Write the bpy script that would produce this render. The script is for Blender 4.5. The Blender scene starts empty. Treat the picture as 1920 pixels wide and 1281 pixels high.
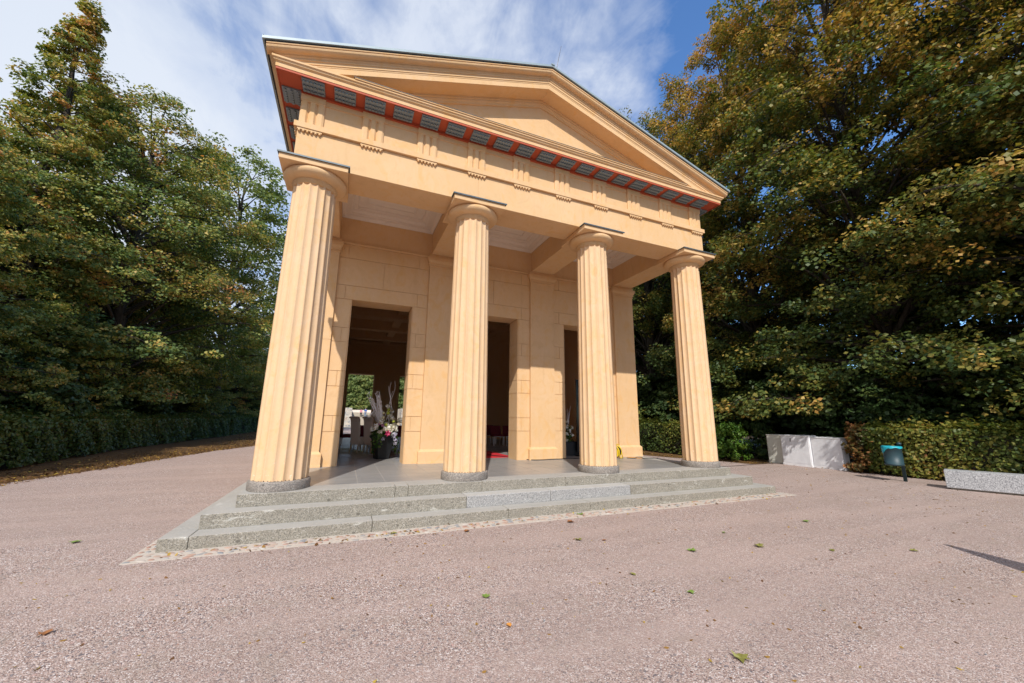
import bpy, bmesh, math, random
import numpy as np
from mathutils import Matrix, Vector, Euler
PI = math.pi
scn = bpy.context.scene
COL = scn.collection

# ---------------------------------------------------------------- camera
cam_d = bpy.data.cameras.new("camera")
cam = bpy.data.objects.new("camera", cam_d)
COL.objects.link(cam)
scn.camera = cam
cam_d.sensor_width = 36.0
cam_d.lens = 722.9 / 1920 * 36.0
cam_d.clip_start = 0.05
cam_d.clip_end = 3000
YAW, PIT, ROL = 0.3992, 0.1987, 0.010
F = Vector((math.sin(YAW)*math.cos(PIT), math.cos(YAW)*math.cos(PIT), math.sin(PIT)))
RT = Vector((math.cos(YAW), -math.sin(YAW), 0))
UP = RT.cross(F)
Rv = math.cos(ROL)*RT + math.sin(ROL)*UP
Uv = -math.sin(ROL)*RT + math.cos(ROL)*UP
cam.matrix_world = Matrix(((Rv.x, Uv.x, -F.x, 0.8629), (Rv.y, Uv.y, -F.y, -7.2891), (Rv.z, Uv.z, -F.z, 1.6), (0, 0, 0, 1)))

# ---------------------------------------------------------------- sun, sky, exposure
SV = Vector((-0.40, -1.0, 0.985)).normalized()          # towards the sun
sun_d = bpy.data.lights.new("sun", 'SUN')
sun_d.energy = 4.3
sun_d.angle = math.radians(0.6)
sun_d.color = (1.0, 0.96, 0.89)
sun = bpy.data.objects.new("sun", sun_d)
sun.rotation_euler = SV.to_track_quat('Z', 'Y').to_euler()
sun.location = (-6, -20, 25)
COL.objects.link(sun)
scn.view_settings.view_transform = 'Standard'
scn.view_settings.look = 'None'
scn.view_settings.exposure = 0.0
scn.view_settings.gamma = 1.0

world = bpy.data.worlds.new("World")
scn.world = world
world.use_nodes = True
wt = world.node_tree
wt.nodes.clear()


class G:
    """tiny node-graph helper"""
    def __init__(s, tree): s.t = tree
    def n(s, typ, ins=None, **kw):
        nd = s.t.nodes.new(typ)
        for k, v in kw.items(): setattr(nd, k, v)
        for k, v in (ins or {}).items():
            sock = nd.inputs[k]
            if isinstance(v, bpy.types.NodeSocket): s.t.links.new(v, sock)
            else: sock.default_value = v
        return nd
    def math(s, op, a, b=0.0, clamp=False):
        return s.n('ShaderNodeMath', {0: a, 1: b}, operation=op, use_clamp=clamp).outputs[0]
    def mix(s, f, a, b, blend='MIX'):
        nd = s.n('ShaderNodeMix', data_type='RGBA', blend_type=blend)
        for k, v in ((0, f), (6, a), (7, b)):
            if isinstance(v, bpy.types.NodeSocket): s.t.links.new(v, nd.inputs[k])
            else: nd.inputs[k].default_value = v if k == 0 else (tuple(v) + (1,))[:4]
        return nd.outputs[2]
    def noise(s, vec, scale, detail=3, rough=.55, dist=0, out=0):
        return s.n('ShaderNodeTexNoise', {'Vector': vec, 'Scale': scale, 'Detail': detail, 'Roughness': rough, 'Distortion': dist}).outputs[out]
    def ramp(s, f, stops, interp='LINEAR'):
        nd = s.n('ShaderNodeValToRGB', {0: f})
        cr = nd.color_ramp
        cr.interpolation = interp
        while len(cr.elements) < len(stops): cr.elements.new(0.5)
        for e, (p, c) in zip(cr.elements, stops):
            e.position = p
            e.color = (tuple(c) + (1,))[:4] if not isinstance(c, (int, float)) else (c, c, c, 1)
        return nd.outputs[0]
    def mapv(s, vec, scale=(1, 1, 1), rot=(0, 0, 0), loc=(0, 0, 0)):
        return s.n('ShaderNodeMapping', {'Vector': vec, 'Scale': scale, 'Rotation': rot, 'Location': loc}).outputs[0]


g = G(wt)
sky = g.n('ShaderNodeTexSky', sky_type='NISHITA', sun_disc=False, sun_elevation=math.asin(SV.z),
          sun_rotation=math.atan2(SV.x, SV.y), altitude=60, air_density=1.0, dust_density=0.35, ozone_density=2.2)
tc = g.n('ShaderNodeTexCoord').outputs['Generated']
sep = g.n('ShaderNodeSeparateXYZ', {0: tc})
zz = g.math('ADD', g.math('MAXIMUM', sep.outputs[2], 0.0), 0.22)
pxx = g.math('DIVIDE', sep.outputs[0], zz)
pyy = g.math('DIVIDE', sep.outputs[1], zz)
pl = g.n('ShaderNodeCombineXYZ', {0: pxx, 1: pyy, 2: 0.0}).outputs[0]
st = g.mapv(pl, scale=(1.05, 0.85, 1), rot=(0, 0, math.radians(35)), loc=(3.1, 1.3, 0))
n1 = g.noise(st, 2.2, 7, .58, .35)
n2 = g.noise(g.mapv(pl, scale=(1.0, 1.0, 1), loc=(7.3, 2.2, 0)), 1.1, 3, .5, .2)
n3 = g.noise(g.mapv(pl, scale=(3.6, 2.0, 1), rot=(0, 0, math.radians(35))), 3.0, 5, .65, .6)
westness = g.math('MULTIPLY', g.math('SUBTRACT', g.math('MULTIPLY', sep.outputs[0], -0.62), 0.06), 0.72)   # thicker veil towards the west
c = g.math('ADD', g.math('MULTIPLY', n1, .72), g.math('MULTIPLY', n2, .45))
c = g.math('ADD', c, g.math('MULTIPLY', n3, .20))
c = g.math('ADD', c, westness)
cf = g.ramp(c, [(.46, 0.0), (.56, .34), (.66, .78), (.80, .97)])
deep = g.mix(1.0, sky.outputs[0], (1.15, 1.6, 2.05), 'MULTIPLY')
cloud = g.mix(g.math('MULTIPLY', n2, .9), (5.6, 6.3, 7.4), (8.0, 8.3, 8.9))
skyc = g.mix(cf, deep, cloud)
bg = g.n('ShaderNodeBackground', {'Color': skyc, 'Strength': 0.12})
g.n('ShaderNodeOutputWorld', {'Surface': bg.outputs[0]})


# ---------------------------------------------------------------- materials
def newmat(name):
    m = bpy.data.materials.new(name)
    m.use_nodes = True
    nt = m.node_tree
    nt.nodes.clear()
    gg = G(nt)
    b = gg.n('ShaderNodeBsdfPrincipled')
    o = gg.n('ShaderNodeOutputMaterial', {'Surface': b.outputs[0]})
    return m, gg, b, o
def setb(gg, b, **kw):
    for k, v in kw.items():
        k = {'color': 'Base Color', 'rough': 'Roughness', 'metal': 'Metallic', 'spec': 'Specular IOR Level', 'normal': 'Normal'}[k]
        if isinstance(v, bpy.types.NodeSocket): gg.t.links.new(v, b.inputs[k])
        else: b.inputs[k].default_value = (tuple(v) + (1,))[:4] if k == 'Base Color' else v
def pos(gg): return gg.n('ShaderNodeNewGeometry').outputs['Position']
def objc(gg): return gg.n('ShaderNodeTexCoord').outputs['Object']
def bump(gg, h, strength=.3, dist=.01):
    return gg.n('ShaderNodeBump', {'Height': h, 'Strength': strength, 'Distance': dist}).outputs[0]

def mat_plain(name, col, rough=.6, metal=0., spec=.5, var=.08, scale=12, bmp=0.0):
    m, gg, b, o = newmat(name)
    p = objc(gg)
    n = gg.noise(p, scale, 4)
    d = tuple(x*(1-var*2) for x in col); l = tuple(min(1, x*(1+var*2)) for x in col)
    setb(gg, b, color=gg.mix(n, d, l), rough=rough, metal=metal, spec=spec)
    if bmp: setb(gg, b, normal=bump(gg, gg.noise(p, scale*6, 3), bmp, .004))
    return m

def mat_plaster(name, base=(.715, .462, .240), chips=False, streak=0.0):
    m, gg, b, o = newmat(name)
    p = pos(gg)
    big = gg.noise(p, .9, 5, .6, .8)
    mid = gg.noise(gg.mapv(p, scale=(1, 1, .6), loc=(4, 2, 9)), 3.2, 6, .65, 1.2)
    fine = gg.noise(p, 55, 3, .6)
    lightc = tuple(min(.93, x*y) for x, y in zip(base, (1.05, 1.08, 1.16)))
    warm = tuple(x*y for x, y in zip(base, (1.02, .93, .74)))
    dark = tuple(x*y for x, y in zip(base, (.90, .88, .86)))
    c = gg.mix(gg.ramp(big, [(.35, 0.), (.7, 1.)]), base, lightc)
    c = gg.mix(gg.math('MULTIPLY', gg.ramp(mid, [(.52, 0.), (.66, 1.)]), .75), c, warm)
    c = gg.mix(gg.math('MULTIPLY', gg.ramp(mid, [(.32, 1.), (.45, 0.)]), .5), c, dark)
    c = gg.mix(gg.math('MULTIPLY', gg.ramp(fine, [(.3, 0.), (.7, 1.)]), .14), c, dark)
    if chips:
        z = gg.n('ShaderNodeSeparateXYZ', {0: p}).outputs[2]
        low = gg.ramp(gg.math('SUBTRACT', z, .5), [(0.0, 1.0), (.22, .9), (.5, 0.25), (.95, 0.0)])
        ch = gg.noise(gg.mapv(p, scale=(1, 1, .7)), 15, 5, .68, .5)
        msk = gg.math('MULTIPLY', gg.ramp(ch, [(.645, 0.), (.66, 1.)]), low)
        c = gg.mix(msk, c, (.88, .83, .74))
        yel = gg.noise(gg.mapv(p, scale=(3, 3, .8), loc=(8, 1, 1)), 1.7, 5, .7, 1.0)
        ym = gg.math('MULTIPLY', gg.ramp(yel, [(.52, 0.), (.68, .75)]), gg.ramp(z, [(0.0, 1.), (1.0, .25)]))
        c = gg.mix(ym, c, tuple(x*y for x, y in zip(base, (1.04, .92, .66))))
    sx = gg.noise(gg.mapv(p, scale=(2.6, 2.6, .16), loc=(1, 7, 2)), 3.0, 4, .6, .3)      # faint rain streaks
    c = gg.mix(gg.math('MULTIPLY', gg.ramp(sx, [(.56, 0.), (.74, 1.)]), .30), c, tuple(x*y for x, y in zip(base, (.86, .80, .74))))
    bl = gg.noise(gg.mapv(p, loc=(13, 5, 8)), 1.6, 6, .72, 1.6)
    c = gg.mix(gg.math('MULTIPLY', gg.ramp(bl, [(.50, 0.), (.62, 1.)]), .35), c, tuple(x*y for x, y in zip(base, (1.03, 1.09, 1.28))))
    setb(gg, b, color=c, rough=.88, spec=.2)
    h = gg.math('ADD', gg.math('MULTIPLY', gg.noise(p, 7, 5, .6), 1.0), gg.math('MULTIPLY', fine, .12))
    setb(gg, b, normal=bump(gg, h, .35, .012))
    return m

def mat_granite(name, base, dark, light, scale=140, rough=.75, stain=.5, blotch=True, tread=False):
    m, gg, b, o = newmat(name)
    p = pos(gg)
    v = gg.n('ShaderNodeTexVoronoi', {'Vector': p, 'Scale': scale})
    cellr = gg.n('ShaderNodeSeparateColor', {0: v.outputs['Color']}).outputs[0]
    c = gg.ramp(cellr, [(0.0, dark), (.22, tuple(.5*(a+d) for a, d in zip(base, dark))), (.5, base), (.8, base), (1.0, light)])
    big = gg.noise(p, 2.1, 6, .65, .6)
    c = gg.mix(gg.math('MULTIPLY', gg.ramp(big, [(.40, 0.), (.68, 1.)]), stain), c, tuple(x*.62 for x in base))
    if blotch:
        bl = gg.n('ShaderNodeTexVoronoi', {'Vector': gg.mapv(p, scale=(1, 1, 1.3)), 'Scale': 4.3}).outputs['Distance']
        blm = gg.math('ADD', bl, gg.math('MULTIPLY', gg.noise(p, 14, 3), .12))
        c = gg.mix(gg.ramp(blm, [(.15, .85), (.17, 0.)]), c, tuple(x*.38 for x in base))
        w = gg.noise(gg.mapv(p, scale=(.9, .9, 3.0), loc=(3, 3, 3)), 3.6, 6, .7, .7)
        c = gg.mix(gg.ramp(w, [(.60, 0.), (.70, .65)]), c, (.66, .63, .56))
    nz = gg.n('ShaderNodeSeparateXYZ', {0: gg.n('ShaderNodeNewGeometry').outputs['True Normal']}).outputs[2]
    worn = gg.mix(gg.noise(p, 2.6, 5, .6), tuple(min(.8, x*1.15) for x in (base[0], base[0]*.96, base[0]*.89)), tuple(min(.8, x*1.62) for x in (base[0], base[0]*.96, base[0]*.90)))
    c = gg.mix(gg.math('MULTIPLY', gg.ramp(nz, [(.75, 0.), (.98, 1.)]), .72 if tread else 0.), c, worn)
    setb(gg, b, color=c, rough=rough, spec=.35)
    setb(gg, b, normal=bump(gg, gg.math('ADD', v.outputs['Distance'], gg.noise(p, 30, 4)), .35, .004))
    return m

M = {}
M['plaster'] = mat_plaster('plaster_ochre')
M['shaft'] = mat_plaster('plaster_shaft', base=(.715, .478, .272), chips=True)
M['granite'] = mat_granite('step_granite', (.315, .278, .220), (.10, .092, .078), (.50, .46, .40), 120, stain=.5, tread=True)
M['granite_pale'] = mat_granite('step_granite_pale', (.355, .335, .315), (.14, .14, .145), (.57, .55, .52), 120, stain=.15, blotch=False, tread=True)
M['ring'] = mat_granite('ring_granite', (.29, .25, .215), (.11, .10, .095), (.50, .45, .39), 110, stain=.5)
M['bench'] = mat_granite('bench_granite', (.43, .43, .44), (.12, .12, .13), (.68, .68, .68), 85, rough=.6, stain=.12, blotch=False)
M['white_stucco'] = mat_plain('white_stucco', (.80, .68, .57), .85, var=.03, bmp=.1)
M['red'] = mat_plain('oxide_red_paint', (.46, .085, .035), .7, var=.10, scale=5)
M['mutule'] = mat_plain('slate_grey_paint', (.215, .27, .31), .45, var=.05)
M['lead'] = mat_plain('sheet_lead', (.10, .125, .14), .5, metal=.3, var=.25, scale=9)
M['zinc'] = mat_plain('sheet_zinc', (.30, .37, .40), .5, metal=.1, var=.08, scale=3)
M['gutter_gap'] = mat_plain('gutter_and_gap_shade', (.035, .032, .03), .8)  # dark gutter colour, also painted shade in the roof-edge gap
M['steel'] = mat_plain('galvanised_rod', (.25, .24, .24), .4, metal=.8)
M['chrome'] = mat_plain('chromed_tube', (.85, .85, .87), .35, metal=.55, var=.01)
M['maroon'] = mat_plain('maroon_upholstery', (.16, .012, .02), .85, var=.12, scale=30)
M['beige'] = mat_plain('beige_leatherette', (.84, .68, .54), .7, var=.05, scale=6, bmp=.1)
M['wood'] = mat_plain('pale_wood', (.60, .47, .31), .5, var=.12, scale=14)
M['black'] = mat_plain('black_plastic', (.010, .011, .013), .55, var=.1)
M['screen'] = mat_plain('black_gloss', (.006, .006, .008), .12, var=.02)
M['yellow'] = mat_plain('yellow_plastic', (.80, .55, .02), .4, var=.05)
M['orange'] = mat_plain('orange_cord', (.80, .33, .03), .5, var=.05)
M['bin'] = mat_plain('anthracite_powder_coat', (.022, .055, .068), .5, var=.08, scale=8)
M['bag'] = mat_plain('turquoise_film', (.02, .40, .50), .4, var=.22, scale=22, bmp=.5)
M['carpet'] = mat_plain('red_carpet', (.55, .012, .022), .95, var=.12, scale=60)
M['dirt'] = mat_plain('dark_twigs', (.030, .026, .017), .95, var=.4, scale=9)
M['skin'] = mat_plain('skin', (.55, .33, .24), .6, var=.03)
M['pink_cloth'] = mat_plain('pink_cloth', (.75, .28, .33), .9)
M['blue_cloth'] = mat_plain('blue_cloth', (.035, .12, .38), .9)
M['dark_cloth'] = mat_plain('dark_cloth', (.02, .02, .028), .9)
M['jean_cloth'] = mat_plain('denim', (.13, .20, .32), .9)
M['hair'] = mat_plain('grey_brown_hair', (.16, .12, .09), .8)

def mat_bark():
    m, gg, b, o = newmat('bark')
    p = pos(gg)
    n = gg.noise(gg.mapv(p, scale=(9, 9, 1.6)), 2.0, 6, .7, .6)
    c = gg.ramp(n, [(.3, (.030, .024, .019)), (.55, (.085, .070, .055)), (.75, (.15, .135, .11))])
    setb(gg, b, color=c, rough=.95, spec=.1, normal=bump(gg, n, .9, .03))
    return m
M['bark'] = mat_bark()

def mat_leaf(name, ramp, trans=.32, rough=.5, spec=.35):
    m = bpy.data.materials.new(name); m.use_nodes = True
    nt = m.node_tree; nt.nodes.clear(); gg = G(nt)
    t = gg.n('ShaderNodeAttribute', attribute_name='tint').outputs['Fac']
    c = gg.ramp(t, ramp)
    b = gg.n('ShaderNodeBsdfPrincipled', {'Base Color': c, 'Roughness': rough, 'Specular IOR Level': spec})
    tr = gg.n('ShaderNodeBsdfTranslucent', {'Color': gg.mix(1.0, c, (1.25, 1.2, .6), 'MULTIPLY')})
    mx = gg.n('ShaderNodeMixShader', {0: trans, 1: b.outputs[0], 2: tr.outputs[0]})
    gg.n('ShaderNodeOutputMaterial', {'Surface': mx.outputs[0]})
    return m
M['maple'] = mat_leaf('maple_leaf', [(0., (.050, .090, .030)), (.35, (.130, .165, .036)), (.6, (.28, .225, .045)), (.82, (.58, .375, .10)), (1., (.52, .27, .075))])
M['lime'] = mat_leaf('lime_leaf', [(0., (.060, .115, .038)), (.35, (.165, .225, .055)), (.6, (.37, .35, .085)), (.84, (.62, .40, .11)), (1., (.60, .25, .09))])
M['pale_tree'] = mat_leaf('pale_leaf', [(0., (.085, .14, .045)), (.5, (.19, .25, .075)), (1., (.36, .34, .10))])
M['dark_leaf'] = mat_leaf('shade_leaf', [(0., (.030, .062, .020)), (.5, (.065, .115, .032)), (1., (.14, .17, .04))], trans=.2)
M['hedge'] = mat_leaf('hornbeam_leaf', [(0., (.045, .075, .018)), (.4, (.11, .15, .028)), (.7, (.26, .24, .045)), (.88, (0.319, 0.246, 0.058)), (1., (0.290, 0.123, 0.043))])
M['hedge_dark'] = mat_leaf('hedge_leaf_dark', [(0., (.040, .075, .022)), (.5, (.085, .14, .032)), (.85, (.17, .19, .045)), (1., (0.270, 0.180, 0.054))])
M['rust_leaf'] = mat_leaf('rust_leaf', [(0., (.07, .09, .02)), (.35, (.13, .10, .03)), (.7, (.27, .12, .04)), (1., (.40, .18, .07))])
M['fresh_leaf'] = mat_leaf('fresh_leaf', [(0., (.04, .10, .015)), (.5, (.09, .19, .02)), (1., (.20, .28, .04))])
M['litter'] = mat_leaf('litter_leaf', [(0., (.05, .025, .012)), (.4, (.17, .075, .025)), (.75, (.36, .20, .04)), (1., (.50, .36, .06))], trans=.1)
M['ivy'] = mat_leaf('ivy_leaf', [(0., (.02, .055, .015)), (.6, (.06, .14, .025)), (1., (.22, .30, .08))])
M['petal'] = mat_leaf('white_petal', [(0., (.86, .80, .74)), (1., (.95, .94, .93))], trans=.25)
M['petal_pink'] = mat_leaf('pink_petal', [(0., (.62, .04, .16)), (1., (.85, .16, .30))], trans=.25)
M['petal_lilac'] = mat_leaf('lilac_petal', [(0., (.55, .50, .72)), (1., (.80, .78, .88))], trans=.25)
M['twig_white'] = mat_plain('whitewashed_twig', (.90, .84, .82), .8, var=.05)
M['ball_green'] = mat_plain('yellow_green_ball', (.38, .42, .06), .8, var=.2, scale=60)
M['ball_mauve'] = mat_plain('mauve_ball', (.32, .14, .24), .8, var=.2, scale=60)
M['ball_cream'] = mat_plain('cream_ball', (.72, .66, .38), .8, var=.1, scale=60)
M['grass_dry'] = mat_leaf('dry_grass', [(0., (.30, .22, .06)), (1., (.55, .42, .14))])

def mat_gravel():
    m, gg, b, o = newmat('pink_gravel')
    p = pos(gg)
    v = gg.n('ShaderNodeTexVoronoi', {'Vector': p, 'Scale': 138.0})
    sc = gg.n('ShaderNodeSeparateColor', {0: v.outputs['Color']})
    c = gg.ramp(sc.outputs[0], [(0., (.045, .045, .055)), (.09, (.11, .095, .10)), (.17, (.27, .165, .135)), (.38, (.37, .262, .222)), (.6, (.41, .315, .27)), (.78, (.51, .39, .34)), (.91, (.60, .50, .46)), (1., (.88, .84, .82))])
    v2 = gg.n('ShaderNodeTexVoronoi', {'Vector': p, 'Scale': 58.0})
    s2 = gg.n('ShaderNodeSeparateColor', {0: v2.outputs['Color']})
    c = gg.mix(gg.ramp(s2.outputs[1], [(.90, 0.), (.93, .85)]), c, gg.ramp(s2.outputs[2], [(0., (.10, .10, .12)), (.45, (.16, .15, .16)), (.6, (.50, .30, .25)), (1., (.68, .62, .58))]))
    big = gg.noise(p, .55, 5, .6, .5)
    med = gg.noise(gg.mapv(p, loc=(5, 5, 0)), 3.2, 5, .65, .5)
    c = gg.mix(gg.math('MULTIPLY', gg.ramp(big, [(.40, 0.), (.62, 1.)]), .5), c, (.36, .27, .235))
    c = gg.mix(gg.math('MULTIPLY', gg.ramp(med, [(.52, 0.), (.70, 1.)]), .42), c, (.33, .265, .215))
    trk = gg.noise(gg.mapv(p, scale=(.16, 1.0, 1), rot=(0, 0, math.radians(-17))), 1.5, 4, .6, .4)
    c = gg.mix(gg.math('MULTIPLY', gg.ramp(trk, [(.46, 0.), (.60, 1.)]), .38), c, (.48, .36, .315))
    setb(gg, b, color=c, rough=.95, spec=.15)
    h = gg.math('ADD', v.outputs['Distance'], gg.math('MULTIPLY', v2.outputs['Distance'], .8))
    h = gg.math('ADD', gg.math('MULTIPLY', h, -1.0), gg.math('MULTIPLY', med, 1.2))
    setb(gg, b, normal=bump(gg, h, .6, .007))
    return m
M['gravel'] = mat_gravel()

def mat_soil(name, a, bb, d):
    m, gg, b, o = newmat(name)
    p = pos(gg)
    n = gg.noise(p, 1.3, 6, .7, .5); n2 = gg.noise(p, 28, 4, .7)
    c = gg.mix(gg.ramp(n, [(.35, 0.), (.65, 1.)]), a, bb)
    c = gg.mix(gg.ramp(n2, [(.5, 0.), (.66, .8)]), c, d)
    setb(gg, b, color=c, rough=.95, spec=.1, normal=bump(gg, n2, .8, .03))
    return m
M['soil'] = mat_soil('woodland_soil', (.055, .036, .022), (.085, .055, .028), (.16, .085, .03))
M['verge'] = mat_soil('leafy_verge', (.10, .058, .030), (.15, .085, .038), (.27, .15, .045))
M['plaza'] = mat_soil('pale_sand', (.48, .41, .32), (.42, .36, .28), (.36, .31, .25))

def mat_floor():
    m, gg, b, o = newmat('floor_tiles')
    p = pos(gg)
    w = gg.noise(gg.mapv(p, scale=(.6, 6, 1)), 2.6, 5, .65, .4)
    n = gg.noise(p, 1.1, 5, .6)
    c = gg.mix(gg.ramp(w, [(.3, 0.), (.7, 1.)]), (.255, .245, .235), (.36, .345, .33))
    c = gg.mix(gg.math('MULTIPLY', gg.ramp(n, [(.45, 0.), (.7, 1.)]), .5), c, (.20, .20, .20))
    setb(gg, b, color=c, rough=gg.ramp(n, [(.3, .28), (.7, .42)]), spec=.5, normal=bump(gg, w, .12, .003))
    return m
M['tile'] = mat_floor()
M['grout'] = mat_plain('grout', (.46, .42, .37), .9, var=.05)
M['mortar'] = mat_plain('sandy_mortar', (.50, .435, .37), .95, var=.08, scale=20, bmp=.5)

def mat_attr(name, ramp, rough=.8):
    m, gg, b, o = newmat(name)
    t = gg.n('ShaderNodeAttribute', attribute_name='tint').outputs['Fac']
    n = gg.noise(pos(gg), 40, 3)
    c = gg.ramp(t, ramp)
    setb(gg, b, color=gg.mix(gg.math('MULTIPLY', n, .35), c, (.25, .23, .21)), rough=rough, spec=.3)
    return m
M['cobble'] = mat_attr('field_cobble', [(0., (.20, .21, .23)), (.25, (.40, .36, .32)), (.5, (.48, .33, .25)), (.75, (.36, .19, .14)), (1., (.55, .50, .44))])

def mat_rubble():
    m, gg, b, o = newmat('rubble_masonry')
    p = gg.mapv(pos(gg), scale=(1, 1, 1.4))
    v = gg.n('ShaderNodeTexVoronoi', {'Vector': p, 'Scale': 1.9})
    e = gg.n('ShaderNodeTexVoronoi', {'Vector': p, 'Scale': 1.9}, feature='DISTANCE_TO_EDGE')
    s = gg.n('ShaderNodeSeparateColor', {0: v.outputs['Color']})
    c = gg.ramp(s.outputs[0], [(0., (.20, .21, .23)), (.4, (.42, .38, .33)), (.75, (.55, .47, .38)), (1., (.38, .28, .22))])
    c = gg.mix(gg.ramp(e.outputs['Distance'], [(.02, 1.), (.07, 0.)]), c, (.58, .52, .44))
    setb(gg, b, color=c, rough=.9, normal=bump(gg, e.outputs['Distance'], .8, .1))
    return m
M['rubble'] = mat_rubble()

def mat_cabinet():
    m, gg, b, o = newmat('ribbed_cabinet_paint')
    p = pos(gg)
    n = gg.noise(gg.mapv(p, scale=(1, 1, .8)), 2.6, 5, .65, 1.0)
    n2 = gg.noise(gg.mapv(p, loc=(9, 3, 3)), 4.5, 5, .7, .5)
    c = gg.mix(gg.ramp(n, [(.4, 0.), (.62, 1.)]), (.80, .80, .82), (.88, .88, .90))
    c = gg.mix(gg.ramp(n2, [(.60, 0.), (.75, .4)]), c, (.66, .50, .49))
    setb(gg, b, color=c, rough=.5, normal=bump(gg, n, .1, .01))
    return m
M['cabinet'] = mat_cabinet()
M['cabinet_beige'] = mat_plain('beige_cabinet_paint', (.70, .69, .62), .55, var=.05, scale=4)


# ---------------------------------------------------------------- mesh helpers
class MB:
    def __init__(s): s.v = []; s.f = []; s.sm = []
    def add(s, vs, fs, smooth=False):
        o = len(s.v); s.v += [tuple(v) for v in vs]
        for f in fs: s.f.append([o+i for i in f]); s.sm.append(smooth)
        return s
    def box(s, x0, y0, z0, x1, y1, z1):
        return s.add([(x0, y0, z0), (x1, y0, z0), (x1, y1, z0), (x0, y1, z0), (x0, y0, z1), (x1, y0, z1), (x1, y1, z1), (x0, y1, z1)],
                     [(0, 3, 2, 1), (4, 5, 6, 7), (0, 1, 5, 4), (1, 2, 6, 5), (2, 3, 7, 6), (3, 0, 4, 7)])
    def obox(s, c, ax, ay, az):                       # oriented box: centre + half axes
        c, ax, ay, az = map(Vector, (c, ax, ay, az)); vs = []
        for k in (-1, 1):
            for i, j in ((-1, -1), (1, -1), (1, 1), (-1, 1)): vs.append(c + ax*i + ay*j + az*k)
        return s.add(vs, [(0, 3, 2, 1), (4, 5, 6, 7), (0, 1, 5, 4), (1, 2, 6, 5), (2, 3, 7, 6), (3, 0, 4, 7)])
    def ring(s, prof, x0, x1, y0, y1, cap=False, sides=None):  # prof: (outward offset, z), bottom to top, round a rectangle
        vs = []
        for d, z in prof: vs += [(x0-d, y0-d, z), (x1+d, y0-d, z), (x1+d, y1+d, z), (x0-d, y1+d, z)]
        fs = []
        for i in range(len(prof)-1):
            for k in range(4):
                if sides and k not in sides: continue
                a = i*4+k; b = i*4+(k+1) % 4; fs.append((a, b, b+4, a+4))
        if cap:
            n = (len(prof)-1)*4; fs += [(3, 2, 1, 0), (n, n+1, n+2, n+3)]
        return s.add(vs, fs)
    def lathe(s, prof, c=(0, 0, 0), seg=48, caps=True, smooth=True):
        vs = []; fs = []; n = len(prof)
        for r, z in prof:
            for k in range(seg):
                a = 2*PI*k/seg; vs.append((c[0]+r*math.cos(a), c[1]+r*math.sin(a), c[2]+z))
        for i in range(n-1):
            for k in range(seg):
                a = i*seg+k; b = i*seg+(k+1) % seg; fs.append((a, b, b+seg, a+seg))
        s.add(vs, fs, smooth)
        if caps:
            o = len(s.v)-n*seg
            s.f.append([o+k for k in reversed(range(seg))]); s.sm.append(False)
            s.f.append([o+(n-1)*seg+k for k in range(seg)]); s.sm.append(False)
        return s
    def tube(s, pts, rad, seg=8, smooth=True, caps=True):
        pts = [Vector(p) for p in pts]; n = len(pts)
        rad = rad if hasattr(rad, '__len__') else [rad]*n
        t0 = (pts[1]-pts[0]).normalized(); u = t0.orthogonal().normalized(); vs = []; fs = []
        for i, p in enumerate(pts):
            t = (pts[min(i+1, n-1)]-pts[max(i-1, 0)]).normalized()
            u = (u - t*u.dot(t)).normalized(); w = t.cross(u)
            for k in range(seg):
                a = 2*PI*k/seg; vs.append(p + (u*math.cos(a)+w*math.sin(a))*rad[i])
        for i in range(n-1):
            for k in range(seg):
                a = i*seg+k; b = i*seg+(k+1) % seg; fs.append((a, b, b+seg, a+seg))
        if caps: fs += [tuple(reversed(range(seg))), tuple((n-1)*seg+k for k in range(seg))]
        return s.add(vs, fs, smooth)
    def prism(s, poly, z0, z1):                       # poly in xy extruded in z
        n = len(poly)
        vs = [(x, y, z0) for x, y in poly]+[(x, y, z1) for x, y in poly]
        return s.add(vs, [tuple(reversed(range(n))), tuple(n+i for i in range(n))]+[(i, (i+1) % n, (i+1) % n+n, i+n) for i in range(n)])
    def mesh(s, name):
        me = bpy.data.meshes.new(name); me.from_pydata(s.v, [], s.f)
        me.polygons.foreach_set('use_smooth', s.sm); me.update(); return me

ROOTLOC = {}
def link(name, me, mat, parent=None, bevel=0, world_space=True, loc=None):
    o = bpy.data.objects.new(name, me); COL.objects.link(o)
    if mat is not None and not me.materials: me.materials.append(M[mat] if isinstance(mat, str) else mat)
    if loc is not None: o.location = loc
    if parent:
        o.parent = parent
        if world_space and parent.name in ROOTLOC: o.matrix_parent_inverse = Matrix.Translation(-ROOTLOC[parent.name])
    if bevel:
        b = o.modifiers.new('bevel', 'BEVEL'); b.width = bevel; b.segments = 2; b.limit_method = 'ANGLE'
    return o
def obj(name, mb, mat, parent=None, bevel=0, ws=True): return link(name, mb.mesh(name), mat, parent, bevel, ws)
def tag(o, label, cat, group=None):
    o['label'] = label; o['category'] = cat
    if group: o['group'] = group
    return o
def empty(name, loc, label, cat, group=None, rz=0):
    o = bpy.data.objects.new(name, None); COL.objects.link(o); o.location = loc; o.rotation_euler.z = rz
    o.empty_display_size = .3; ROOTLOC[o.name] = Vector(loc)
    return tag(o, label, cat, group)
def structure(o, label=None):
    o['kind'] = 'structure'
    if label: o['label'] = label
    return o
def copy_tree(o, parent=None):
    c = o.copy(); COL.objects.link(c)
    if parent: c.parent = parent
    for ch in [x for x in bpy.data.objects if x.parent == o]: copy_tree(ch, c)
    return c

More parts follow.
